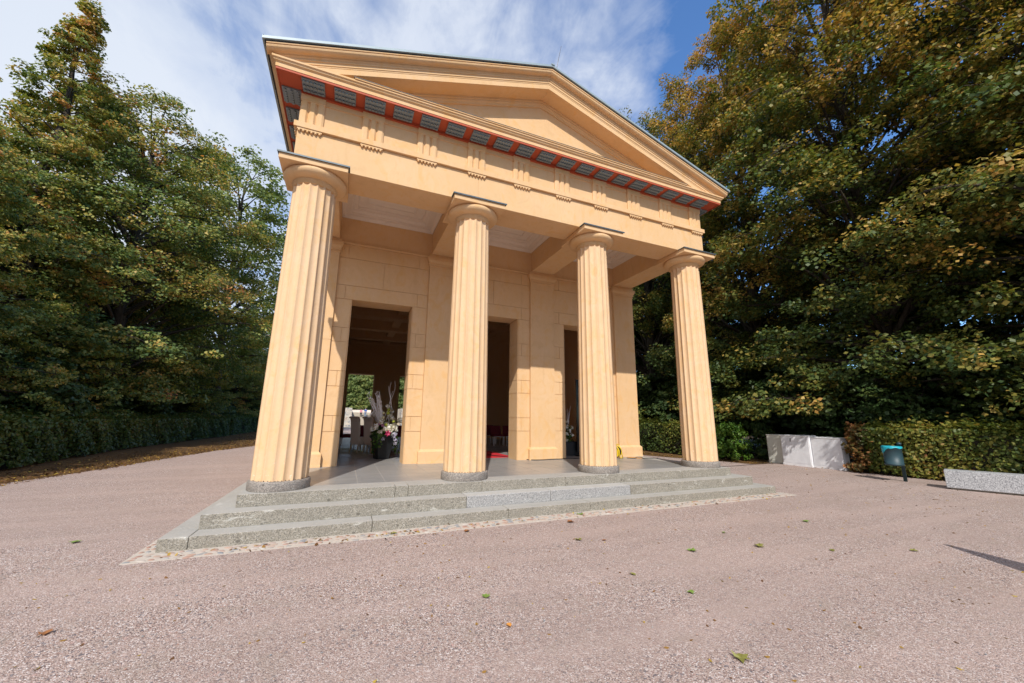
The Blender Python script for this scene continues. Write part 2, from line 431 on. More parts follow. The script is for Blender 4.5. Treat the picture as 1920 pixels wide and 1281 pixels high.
SHAPES = {
 'maple': [(0, -.5), (.22, -.30), (.50, -.28), (.33, -.02), (.46, .24), (.17, .16), (0, .52), (-.17, .16), (-.46, .24), (-.33, -.02), (-.50, -.28), (-.22, -.30)],
 'maple5': [(0, -.45), (.46, -.26), (.30, .0), (.40, .28), (0, .5), (-.40, .28), (-.30, .0), (-.46, -.26)],
 'oval': [(0, -.5), (.27, -.22), (.27, .16), (0, .5), (-.27, .16), (-.27, -.22)],
 'rhomb': [(0, -.5), (.34, -.05), (0, .5), (-.34, -.05)],
 'kite': [(0, -.5), (.44, -.12), (.10, .5), (-.40, .08)],
 'blade': [(0, -.5), (.07, 0), (0, .5), (-.07, 0)],
}
def leafmesh(name, P, N, size, shape, tint, rng, fold=.10):
    """P centres, N normals, size per leaf, tint per leaf -> one mesh of leaf polygons"""
    sh = np.array(SHAPES[shape]); k = len(sh); n = len(P)
    N = N/np.linalg.norm(N, axis=1, keepdims=True)
    r = rng.normal(size=(n, 3)); U = np.cross(N, r); U /= np.linalg.norm(U, axis=1, keepdims=True)
    W = np.cross(N, U)
    size = np.broadcast_to(size, (n,))
    co = P[:, None, :] + size[:, None, None]*(sh[None, :, 0, None]*U[:, None, :] + sh[None, :, 1, None]*W[:, None, :])
    co = co - (size[:, None]*fold*(np.abs(sh[:, 0])*2)[None, :])[:, :, None]*N[:, None, :]
    me = bpy.data.meshes.new(name)
    me.vertices.add(n*k); me.vertices.foreach_set('co', co.astype(np.float32).ravel())
    me.loops.add(n*k); me.loops.foreach_set('vertex_index', np.arange(n*k, dtype=np.int32))
    me.polygons.add(n); me.polygons.foreach_set('loop_start', np.arange(0, n*k, k, dtype=np.int32))
    me.update(calc_edges=True)
    a = me.attributes.new('tint', 'FLOAT', 'FACE'); a.data.foreach_set('value', np.clip(tint, 0, 1).astype(np.float32))
    return me

# ================================================================= GROUND
def sheet(name, pts, z, mat):
    me = bpy.data.meshes.new(name); me.from_pydata([(x, y, z) for x, y in pts], [], [tuple(range(len(pts)))])
    return structure(link(name, me, mat))
sheet('ground', [(-900, -900), (900, -900), (900, 900), (-900, 900)], -.008, 'soil')
gx = [(-6.3, -16), (17.4, -16), (17.2, -2.5), (16.55, -1.0), (16.6, .65), (16.9, 1.0), (16.8, 3.3), (15.5, 3.2), (15.3, 4.2), (14.4, 6.3), (13.9, 8), (14.3, 26), (30, 30), (30, 66), (-7.2, 66), (-6.6, 40), (-4.2, 24), (-3.9, 18.5), (-4.8, 15.7), (-5.5, 12), (-5.9, 9), (-6.3, 7.2), (-7.2, 4)]
sheet('gravel_court', gx, 0.0, 'gravel')
sheet('leaf_verge', [(-9.6, -16), (-6.1, -16), (-7.0, 4), (-6.1, 7.2), (-5.7, 9), (-5.3, 12), (-4.6, 15.7), (-3.7, 18.5), (-4.0, 24), (-6.4, 40), (-9.6, 50)], .004, 'verge')
sheet('far_forecourt', [(-16, 58), (28, 58), (28, 70.9), (-16, 70.9)], .004, 'plaza')
sheet('hedge_border', [(13.75, 8), (14.25, 6.35), (15.15, 4.2), (15.35, 3.15), (16.5, 3.2), (17.6, 3.4), (17.6, 26), (14.1, 26)], .004, 'verge')

# cobble strip round the steps
rng = np.random.default_rng(5)
mb = MB()
mb.prism([(-1.27, -1.40), (10.26, -1.40), (10.26, -1.05), (-1.05, -1.05), (-1.05, 21.9), (-1.27, 21.9)], -.002, .006)
structure(obj('cobble_strip', mb, 'mortar'), 'sandy mortar strip of small field cobbles around the bottom step')
vs = []; fs = []; tint = []
def pebble(cx, cy, rx, ry, a, h, t):
    o = len(vs); ca, sa = math.cos(a), math.sin(a); n = 9
    jit = rng.uniform(.82, 1.12, n)
    for rr, zz_ in ((1.0, .002), (.86, h*.7), (.5, h)):
        for k in range(n):
            an = 2*PI*k/n; x, y = rx*rr*jit[k]*math.cos(an), ry*rr*jit[k]*math.sin(an)
            vs.append((cx+x*ca-y*sa, cy+x*sa+y*ca, zz_))
    for i in range(2):
        for k in range(n): fs.append((o+i*n+k, o+i*n+(k+1) % n, o+(i+1)*n+(k+1) % n, o+(i+1)*n+k)); tint.append(t)
    fs.append(tuple(o+2*n+k for k in range(n))); tint.append(t)
x = -1.2
while x < 10.2:
    y = -1.35
    while y < -1.10:
        if rng.random() < .9: pebble(x+rng.normal()*.018, y+rng.normal()*.012, rng.uniform(.030, .062), rng.uniform(.020, .036), rng.normal()*.4, rng.uniform(.010, .018), rng.random())
        y += .066
    x += .105
y = -1.0
while y < 12:
    for xx in (-1.22, -1.155, -1.10): pebble(xx+rng.normal()*.01, y+rng.normal()*.02, .026, rng.uniform(.03, .05), rng.normal()*.3, .014, rng.random())
    y += .1
me = bpy.data.meshes.new('cobbles'); me.from_pydata(vs, [], fs)
a = me.attributes.new('tint', 'FLOAT', 'FACE'); a.data.foreach_set('value', np.array(tint, dtype=np.float32))
me.polygons.foreach_set('use_smooth', [True]*len(fs))
o = link('cobbles', me, 'cobble'); o['kind'] = 'stuff'; o['label'] = 'small rounded field cobbles set in mortar along the bottom step'; o['category'] = 'cobbles'

# ================================================================= TEMPLE
X1 = 9.0; YB = 20.2; FZ = .513
T = empty('temple', (4.5, 10, 0), 'ochre plastered temple pavilion with four fluted columns, pediment and granite steps', 'temple')
P_ = lambda n, mb, m, parent=T, bevel=0: obj(n, mb, m, parent, bevel)

# steps -------------------------------------------------------------
def step(z0, z1, off, joints, skip=None):
    mb = MB(); mr = MB() if skip else mb; xs = [-off]+joints+[X1+off]
    for i in range(len(xs)-1):
        if skip and i in skip: continue
        (mb if i < 2 else mr).box(xs[i]+(.002 if i else 0), -off, z0, xs[i+1]-(.002 if i < len(xs)-2 else 0), -off+.46, z1)
    y = -off+.468; k = 0
    yend = YB+1.1
    while y < yend:
        y2 = min(y+1.9, yend)
        mb.box(-off, y, z0, -off+.46, y2-.008, z1); mr.box(X1+off-.46, y, z0, X1+off, y2-.008, z1); y = y2
    if skip: P_('step', mr, 'granite', T, .009)
    return P_('step', mb, 'granite', T, .009), xs
step(-.02, .155, 1.0745, [-.77, 1.35, 3.46, 5.04, 6.7, 9.8])
s2, xs2 = step(.150, .339, .7645, [2.83, 4.41, 6.21], skip=(1, 2))
for i in (1, 2):
    mb = MB().box(xs2[i]+.003, -.7645, .150, xs2[i+1]-.003, -.3045, .339)
    b_ = P_('step_block', mb, 'granite_pale', T, .012); b_['label'] = 'paler grey replacement granite block in the middle step'
step(.334, .513, .4545, [1.71, 1.92, 3.2, 4.9, 6.57, 7.91])
mb = MB(); mb.box(-.30, -.25, -.02, X1+.30, YB+.9, .509)
P_('platform', mb, 'grout')
mb = MB()
tx = [-.001]+[.25+.45*k for k in range(20)]+[X1+.001]
ty = [0.012, .9]
while ty[-1] < YB+.3: ty.append(ty[-1]+.9)
for i in range(len(tx)-1):
    for j in range(len(ty)-1): mb.box(tx[i]+.0035, ty[j]+.0035, .48, tx[i+1]-.0035, ty[j+1]-.0035, .5125)
P_('tiled_floor', mb, 'tile')

# columns -----------------------------------------------------------
def shaft_mesh():
    RB, RTp, z0, z1 = .398, .352, .655, 5.66
    NF, S = 18, 10; seg = NF*S; nz = 40; mb = MB(); vs = []; fs = []
    for i in range(nz+1):
        t = i/nz
        z = z0+(z1-z0)*t
        if i >= nz-6: z = z1-.10+.10*(i-(nz-6))/6
        elif i < nz-6: z = z0+(z1-.10-z0)*i/(nz-6)
        tt = (z-z0)/(z1-z0)
        R = RB+(RTp-RB)*(tt**1.35)
        for k in range(seg):
            u = (k % S)/S; a = 2*PI*k/seg
            q = 1-(2*u-1)**2                      # 0 at the arris, 1 in the flute
            dep = .033*(q**.85)
            zt = z1-.055+.045*math.sqrt(max(0, q))
            fade = 1.0 if z < zt-.012 else max(0., 1-(z-(zt-.012))/.012)
            dd = dep*fade*(R/RB)
            r = R-dd
            zb = z - (0.012*math.sin(k*1.7)+.008*math.sin(k*3.1+1) if i == 0 else 0)
            vs.append((r*math.cos(a), r*math.sin(a), zb))
    for i in range(nz):
        for k in range(seg):
            a = i*seg+k; b = i*seg+(k+1) % seg; fs.append((a, b, b+seg, a+seg))
    mb.add(vs, fs, True); me = mb.mesh('column_shaft')
    # keep arrises crisp
    me.update()
    return me
shaft = shaft_mesh(); shaft.materials.append(M['shaft'])
cap_mb = MB().lathe([(.352, 5.60), (.356, 5.655), (.361, 5.655), (.361, 5.668), (.356, 5.670), (.366, 5.672), (.366, 5.686), (.362, 5.688), (.385, 5.690), (.425, 5.697), (.465, 5.712), (.497, 5.735), (.518, 5.765), (.525, 5.792), (.519, 5.818), (.50, 5.842)], seg=96)
cap_me = cap_mb.mesh('column_capital'); cap_me.materials.append(M['plaster'])
ring_me = MB().lathe([(.425, .505), (.434, .52), (.434, .63), (.428, .645), (.405, .655), (.30, .657)], seg=64).mesh('base_ring'); ring_me.materials.append(M['ring'])
ab_me = MB().box(-.535, -.535, 5.84, .535, .535, 5.945).mesh('abacus'); ab_me.materials.append(M['plaster'])
ld = MB(); ld.box(-.562, -.562, 5.9465, .562, -.357, 5.958); ld.box(-.562, -.564, 5.930, .562, -.554, 5.950)
ld_me = ld.mesh('lead_cover'); ld_me.materials.append(M['lead'])
for i in range(4):
    c_ = link('column', shaft, None, T, loc=(3.0*i, 0, 0))
    c_.rotation_euler.z = math.radians(3.1*i+2)
    for nm, me in (('base_ring', ring_me), ('capital', cap_me), ('abacus', ab_me), ('lead_cover', ld_me)):
        s_ = bpy.data.objects.new(nm, me); COL.objects.link(s_); s_.parent = c_
        s_.rotation_euler.z = -c_.rotation_euler.z if nm in ('abacus', 'lead_cover') else 0
        if nm == 'abacus': bv = s_.modifiers.new('bevel', 'BEVEL'); bv.width = .006; bv.segments = 2
sr = MB().lathe([(.412, .652), (.405, .664), (.392, .668)], seg=80, caps=False)
# entablature ---------------------------------------------------------
B = .353; E0, E1, F0, F1 = -B, X1+B, -B, YB+B+.25
mb = MB()
for a0, a1 in ((E0, 2.997), (3.003, 5.997), (6.003, E1)): mb.box(a0, F0, 5.953, a1, .36, 6.595)
for xa, xb in ((E0, .36), (X1-.36, E1)):
    mb.box(xa, .363, 5.953, xb, YB+.3, 6.595)
mb.box(E0+.006, F0+.006, 5.958, E1-.006, .35, 6.59)
P_('architrave', mb, 'plaster', T, .006)
mb = MB().ring([(-.05, 6.597), (.055, 6.597), (.055, 6.70), (-.05, 6.702)], E0, E1, F0, F1)
P_('taenia', mb, 'plaster')
mb = MB().ring([(-.045, 6.69), (-.045, 7.20), (-.028, 7.20), (-.028, 7.335), (-.2, 7.335)], E0, E1, F0, F1)
for cx, cy in ((E0, F0), (E1, F0), (E0, F1), (E1, F1)):
    sx = 1 if cx < 4 else -1; sy = 1 if cy < 4 else -1
    xa, xb = sorted((cx+sx*.014, cx+sx*.09)); ya, yb = sorted((cy+sy*.014, cy+sy*.09)); mb.box(xa, ya, 6.70, xb, yb, 7.334)
P_('frieze', mb, 'plaster')
# triglyph with its regula and guttae
w = .3914/2; d0 = .036
def tri_mesh():
    pr = [(-w, .06), (-w, .0+.018), (-w+.034, 0.), (-.098, 0.), (-.065, .034), (-.032, 0.), (.032, 0.), (.065, .034), (.098, 0.), (w-.034, 0.), (w, .018), (w, .06)]
    mb = MB().prism(pr, 6.702, 7.165)
    mb.prism([(-w, .06), (-w, 0.), (w, 0.), (w, .06)], 7.165, 7.19)
    mb.prism([(-w-.004, .06), (-w-.004, -.007), (w+.004, -.007), (w+.004, .06)], 7.19, 7.33)
    me = mb.mesh('triglyph'); me.materials.append(M['plaster'])
    mb = MB().box(-w, -.040, 6.560, w, .01, 6.5975)
    for k in range(6):
        cx = -w+.033+k*(2*w-.066)/5
        mb.lathe([(.021, 6.528), (.019, 6.562)], c=(cx, -.022, 0), seg=10)
    r = mb.mesh('regula'); r.materials.append(M['plaster'])
    return me, r
trim, regm = tri_mesh()
PIT_T = (X1+2*B-2*w)/9
def tri_at(x, y, rz):
    t_ = link('triglyph', trim, None, T, loc=(x, y, 0)); t_.rotation_euler.z = rz
    r_ = bpy.data.objects.new('regula', regm); COL.objects.link(r_); r_.parent = t_
for i in range(10): tri_at(-B+w+i*PIT_T, -B, 0)
ns = 19
for j in range(ns):
    yy = -B+w+j*PIT_T
    tri_at(-B-.002, yy+.003, -PI/2); tri_at(X1+B+.002, yy+.003, PI/2)
# mutules
mb = MB().box(-.18, -.316, 7.338, .18, -.008, 7.368)
for r_i in range(3):
    for k in range(6): mb.lathe([(.0235, 7.308), (.019, 7.339)], c=(-.145+k*.058, -.265+r_i*.102, 0), seg=12)
mut = mb.mesh('mutule'); mut.materials.append(M['mutule'])
for i in range(19):
    m_ = link('mutule', mut, None, T, loc=(-B+w+i*PIT_T/2, -B-.012, 0))
for j in range(37):
    yy = -B+w+j*PIT_T/2
    for xx, rz in ((-B-.012, -PI/2), (X1+B+.012, PI/2)):
        m_ = link('mutule', mut, None, T, loc=(xx, yy, 0)); m_.rotation_euler.z = rz
mb = MB().ring([(-.03, 7.30), (.012, 7.30), (.012, 7.372), (.350, 7.372), (.350, 7.346), (.366, 7.346), (.366, 7.384), (-.2, 7.384)], E0, E1, F0, F1)
P_('red_soffit', mb, 'red')
mb = MB().ring([(-.2, 7.386), (.374, 7.386), (.374, 7.462), (.380, 7.466), (.404, 7.478), (.412, 7.500), (.420, 7.508), (.432, 7.512), (.432, 7.545), (.30, 7.56), (-.3, 7.565)], E0, E1, F0, F1)
P_('cornice', mb, 'plaster')
# side sima
mb = MB().ring([(.30, 7.562), (.436, 7.563), (.440, 7.585), (.47, 7.605), (.500, 7.64), (.508, 7.655), (.512, 7.67), (.3, 7.672)], E0, E1, F0, F1, sides=(1, 3))
P_('side_moulding', mb, 'plaster')
mb = MB().ring([(.2, 7.674), (.53, 7.674), (.555, 7.70), (.562, 7.742), (.2, 7.744)], E0, E1, F0+.02, F1, sides=(1, 3))
P_('gutter', mb, 'gutter_gap')
mb = MB(); mb.box(.5, -.803, 7.548, 8.46, -.60, 7.560); mb.box(.5, -.806, 7.562, 8.46, -.60, 7.570)
P_('cornice_lip', mb, 'plaster')
mb = MB().box(.485, -.812, 7.5715, 8.475, -.59, 7.577)
P_('lip_flashing', mb, 'lead')

def rake(prof, xa, xb, zmin=7.57, yscale=None, closed=False, n=80):
    mb = MB(); xs = sorted(set([xa+(xb-xa)*i/n for i in range(n+1)]+[4.5])); vs = []; k = len(prof)
    for x in xs:
        zt = 9.46-.32*abs(x-4.5)
        for y, dz in prof: vs.append((x, y, max(zt+dz, zmin)))
    fs = []
    for i in range(len(xs)-1):
        for j in range(k if closed else k-1):
            a = i*k+j; b = i*k+(j+1) % k; fs.append((a, a+k, b+k, b))
    if closed: fs += [tuple(range(k)), tuple(reversed([(len(xs)-1)*k+j for j in range(k)]))]
    return mb.add(vs, fs)
P_('raking_cornice', rake([(-.26, -.46), (-.688, -.46), (-.688, -.352), (-.694, -.348), (-.694, -.325), (-.706, -.318), (-.706, -.270), (-.722, -.262), (-.722, -.236), (-.712, -.230), (-.730, -.205), (-.742, -.195)], -.79, 9.79), 'plaster')
P_('raking_moulding', rake([(-.70, -.188), (-.752, -.190), (-.756, -.180), (-.790, -.178), (-.820, -.166), (-.840, -.146), (-.848, -.122), (-.844, -.104), (-.860, -.100), (-.862, -.080), (-.7, -.079)], -.865, 9.865, zmin=7.564), 'plaster')
P_('tympanum_moulding', rake([(-.35, -.455), (-.345, -.500), (-.330, -.508), (-.326, -.545), (-.306, -.570), (-.300, -.590), (-.296, -.620), (-.26, -.622)], .2, 8.8), 'plaster')
mb = MB(); k = .5
mb.add([(-.2, -.27, 7.5), (9.2, -.27, 7.5), (9.2, -.27, 7.6), (4.5, -.27, 9.1), (-.2, -.27, 7.6), (-.2, .1, 7.5), (9.2, .1, 7.5), (9.2, .1, 7.6), (4.5, .1, 9.1), (-.2, .1, 7.6)],
       [(0, 1, 2, 3, 4), (5, 9, 8, 7, 6)])
P_('tympanum', mb, 'plaster')
P_('eaves_shade_gap', rake([(-.86, -.077), (-.86, -.052), (.2, -.052), (.2, -.077)], -.89, 9.89, zmin=7.0, closed=True), 'gutter_gap')  # near-black strip stands in for the shadow gap under the roof
YR = F1+.55
ro = P_('roof', rake([(-.893, -.050), (-.893, 0.), (YR, 0.), (YR, -.050)], -.925, 9.925, zmin=7.0, closed=True, n=2), 'zinc')
mb = MB()
mb.add([(-.2, YR-.6, 7.5), (9.2, YR-.6, 7.5), (4.5, YR-.6, 9.2)], [(0, 1, 2)])
P_('rear_gable', mb, 'plaster')
mb = MB().tube([(4.62, -.82, 9.40), (4.66, -.82, 9.62), (4.78, -.80, 10.20)], [.008, .007, .004], 6)
mb.box(4.59, -.86, 9.40, 4.65, -.78, 9.45)
P_('lightning_rod', mb, 'steel')
mb = MB()
mb.box(4.46, -.91, 9.447, 4.54, 2, 9.478)
P_('ridge_cap', mb, 'zinc')

# portico ceiling -----------------------------------------------------
for xc in (3.0, 6.0): P_('portico_beam', MB().box(xc-.355, .364, 5.953, xc+.355, 2.66, 6.60), 'plaster', T, .006)
def coffer(x0, x1, y0, y1, z, mat, parent=T, name='coffered_ceiling'):
    mb = MB()
    pr = [(0, z-.05), (-.03, z-.05), (-.045, z-.03), (-.075, z+.0), (-.10, z+.005), (-.10, z+.02), (-.22, z+.02), (-.22, z+.035), (-.235, z+.045), (-.27, z+.075), (-.27, z+.085), (-.34, z+.085), (-.34, z+.10), (-.36, z+.12), (-.36, z+.14), (-.55, z+.14), (-.55, z+.12), (-.575, z+.11), (-.60, z+.12), (-.60, z+.14), (-.80, z+.14)]
    lim = min(x1-x0, y1-y0)/2-.05
    pr = [p for p in pr if -p[0] < lim]
    mb.ring(pr, x0, x1, y0, y1)
    e = pr[-1][0]
    mb.add([(x0-e, y0-e, pr[-1][1]), (x1+e, y0-e, pr[-1][1]), (x1+e, y1+e, pr[-1][1]), (x0-e, y1+e, pr[-1][1])], [(3, 2, 1, 0)])
    mb.box(x0-.1, y0-.1, z+.2, x1+.1, y1+.1, z+.24)
    return P_(name, mb, mat, parent)
for i in range(3): coffer(3*i+.362, 3*i+2.638, .362, 2.60, 6.60, 'white_stucco')
mb = MB().box(.362, 2.60, 5.90, X1-.362, 2.90, 6.75); mb.box(.362, 2.565, 5.872, X1-.362, 2.90, 5.905)
P_('upper_wall_band', mb, 'plaster')

# cella front wall with its jointed blocks ------------------------------
def wall_face(mb, yf, sgn, bays, dz=4.446, proud=.014, skipdoor=False):
    """blocks standing proud of the backing by 'proud'; sgn -1 = facing -y"""
    gp = .0058
    def blk(xa, xb, za, zb):
        ya, yb = (yf, yf+.05) if sgn < 0 else (yf-.05, yf)
        mb.box(xa+gp, ya, za+gp, xb-gp, yb, zb-gp)
    zc = [FZ-.01, 1.28, 1.64, 2.32, 2.68, 3.38, 3.73, dz]
    for xl, xr, dl, dr in bays:
        for i in range(7):
            za, zb = zc[i], zc[i+1]
            if i % 2:
                m1 = xl+.21 if dl-xl > .3 else None
                for (a, b, m_) in ((xl, dl, xl+.21), (dr, xr, dr+.105+.0)):
                    if m_ < b-.05: blk(a, m_, za, zb); blk(m_, b, za, zb)
                    else: blk(a, b, za, zb)
            else: blk(xl, dl, za, zb); blk(dr, xr, za, zb)
        for za, zb, ms in ((dz, dz+.355, (.21, 1.95)), (dz+.355, 5.51, (1.08,)), (5.51, 5.872, (.21, 1.95))):
            xx = [xl]+[xl+m_ for m_ in ms]+[xr]
            for i in range(len(xx)-1): blk(xx[i], xx[i+1], za, zb)
mb = MB(); YF = 2.645
bays = [(3*i+.385, 3*i+2.615, 3*i+.755, 3*i+2.245) for i in range(3)]
wall_face(mb, YF, -1, bays)
segs = [(-.33, .763), (2.237, 3.763), (5.237, 6.763), (8.237, 9.33)]
for xa, xb in segs: mb.box(xa, YF+.016, .45, xb, 3.25, 4.454)
mb.box(-.33, YF+.016, 4.454, 9.33, 3.25, 6.9)
# jamb facings with matching joints
zc = [FZ-.01, 1.28, 1.64, 2.32, 2.68, 3.38, 3.73, 4.454]
for i in range(3):
    for j in range(7):
        mb.box(3*i+.76, YF+.008, zc[j]+.006, 3*i+.772, 3.245, zc[j+1]-.006)
        mb.box(3*i+2.228, YF+.008, zc[j]+.006, 3*i+2.24, 3.245, zc[j+1]-.006)
P_('front_wall', mb, 'plaster')
# side walls and rear wall of the hall
YH = YB+.62
for xa, xb, ya, yb in ((-.31, .30, 14.0, 15.5), (8.70, 9.31, 7.75, 9.25)):      # one unseen opening added in each long wall to brighten the hall
    mb = MB(); mb.box(xa, 3.252, .45, xb, ya, 6.9); mb.box(xa, yb, .45, xb, YH, 6.9); mb.box(xa, ya, 4.45, xb, yb, 6.9)
    x0, x1 = (.298, .36) if xa < 0 else (8.64, 8.702)
    for y in (3.9, 6.6, 11.2, 16.2, 19.2): mb.box(x0, y, FZ-.005, x1, y+.75, 5.8)
    P_('side_wall', mb, 'plaster')
mb = MB()
rd = [(.82, 2.42), (4.10, 5.60), (6.9, 8.3)]
xs = [.302]+[v for d in rd for v in d]+[8.698]
for i in range(0, len(xs), 2): mb.box(xs[i], YB, .45, xs[i+1], YH, 4.45)
mb.box(.302, YB, 4.45, 8.698, YH, 6.9)
for xc in (3.28, 6.25): mb.box(xc-.38, YB-.06, FZ-.005, xc+.38, YB-.002, 5.8)
P_('rear_wall', mb, 'plaster')
mb = MB().ring([(0, 5.80), (-.05, 5.80), (-.05, 5.84), (-.08, 5.86), (-.08, 5.92), (-.0, 5.92), (-.0, 6.5), (-.06, 6.5), (-.12, 6.56), (-.12, 6.62), (-.3, 6.62)], .302, 8.698, 3.252, YB-.002)
P_('hall_cornice', mb, 'plaster')
mb = MB().box(.28, 3.1, 6.86, 8.72, YB+.1, 6.95)
for k in range(1, 6): mb.box(.3, 3.2+k*2.85, 6.35, 8.7, 3.2+k*2.85+.5, 6.87)
for xc in (3.0, 6.0): mb.box(xc-.2, 3.26, 6.55, xc+.2, YB-.01, 6.862)
P_('hall_ceiling', mb, 'plaster')
# pilasters -----------------------------------------------------------
pil = MB()
pw = .387
pil.box(-pw, 2.582, .50, pw, 2.70, 3.394); pil.box(-pw, 2.582, 3.404, pw, 2.70, 5.40); pil.box(-pw+.006, 2.588, 3.38, pw-.006, 2.69, 3.42)
pil.box(-pw, 2.582, 5.403, pw, 2.70, 5.62)
pil_me = pil.mesh('pilaster'); pil_me.materials.append(M['plaster'])
def prof_ring(prof): return MB().ring(prof, -pw, pw, 2.582, 2.80, cap=True)
pc = prof_ring([(0, 5.60), (.018, 5.605), (.018, 5.63), (.006, 5.633), (.006, 5.655), (.030, 5.66), (.030, 5.70), (.024, 5.704), (.034, 5.725), (.056, 5.75), (.060, 5.775), (.072, 5.78), (.072, 5.865), (.03, 5.868), (.03, 5.952)]).mesh('pilaster_capital'); pc.materials.append(M['plaster'])
pb = prof_ring([(.055, .50), (.055, .55), (.05, .556), (.05, .79), (.045, .80), (.012, .83), (.0, .85)]).mesh('pilaster_base'); pb.materials.append(M['plaster'])
for i in range(4):
    p_ = link('pilaster', pil_me, None, T, loc=(3.0*i, 0, 0))
    for nm, me in (('pilaster_capital', pc), ('pilaster_base', pb)):
        s_ = bpy.data.objects.new(nm, me); COL.objects.link(s_); s_.parent = p_

exec_after = []
# ================================================================= OBJECTS IN THE TEMPLE
# potted arrangement ---------------------------------------------------
def blob_leaves(c, r, n, size, rng, shape='oval', squash=1.0, tint=(.2, .9), name='leaves', out=.9):
    d = rng.normal(size=(n, 3)); d /= np.linalg.norm(d, axis=1, keepdims=True)
    rad = r*rng.uniform(.55, 1.0, (n, 1))
    P = np.array(c)+d*rad*np.array([1, 1, squash])
    N = d*out+rng.normal(size=(n, 3))*.5
    return leafmesh(name, P, N, rng.uniform(.7, 1.2, n)*size, shape, rng.uniform(*tint, n), rng)
def multi_blob(name, centres, mat, parent, rng, n, size, shape='oval', tint=(0, 1), r=.06):
    Ps = []; Ns = []
    for c in centres:
        d = rng.normal(size=(n, 3)); d /= np.linalg.norm(d, axis=1, keepdims=True)
        Ps.append(np.array(c)+d*r*rng.uniform(.5, 1, (n, 1))); Ns.append(d+rng.normal(size=(n, 3))*.35)
    P = np.concatenate(Ps); N = np.concatenate(Ns)
    me = leafmesh(name, P, N, rng.uniform(.7, 1.2, len(P))*size, shape, rng.uniform(*tint, len(P)), rng)
    return link(name, me, mat, parent, world_space=False)

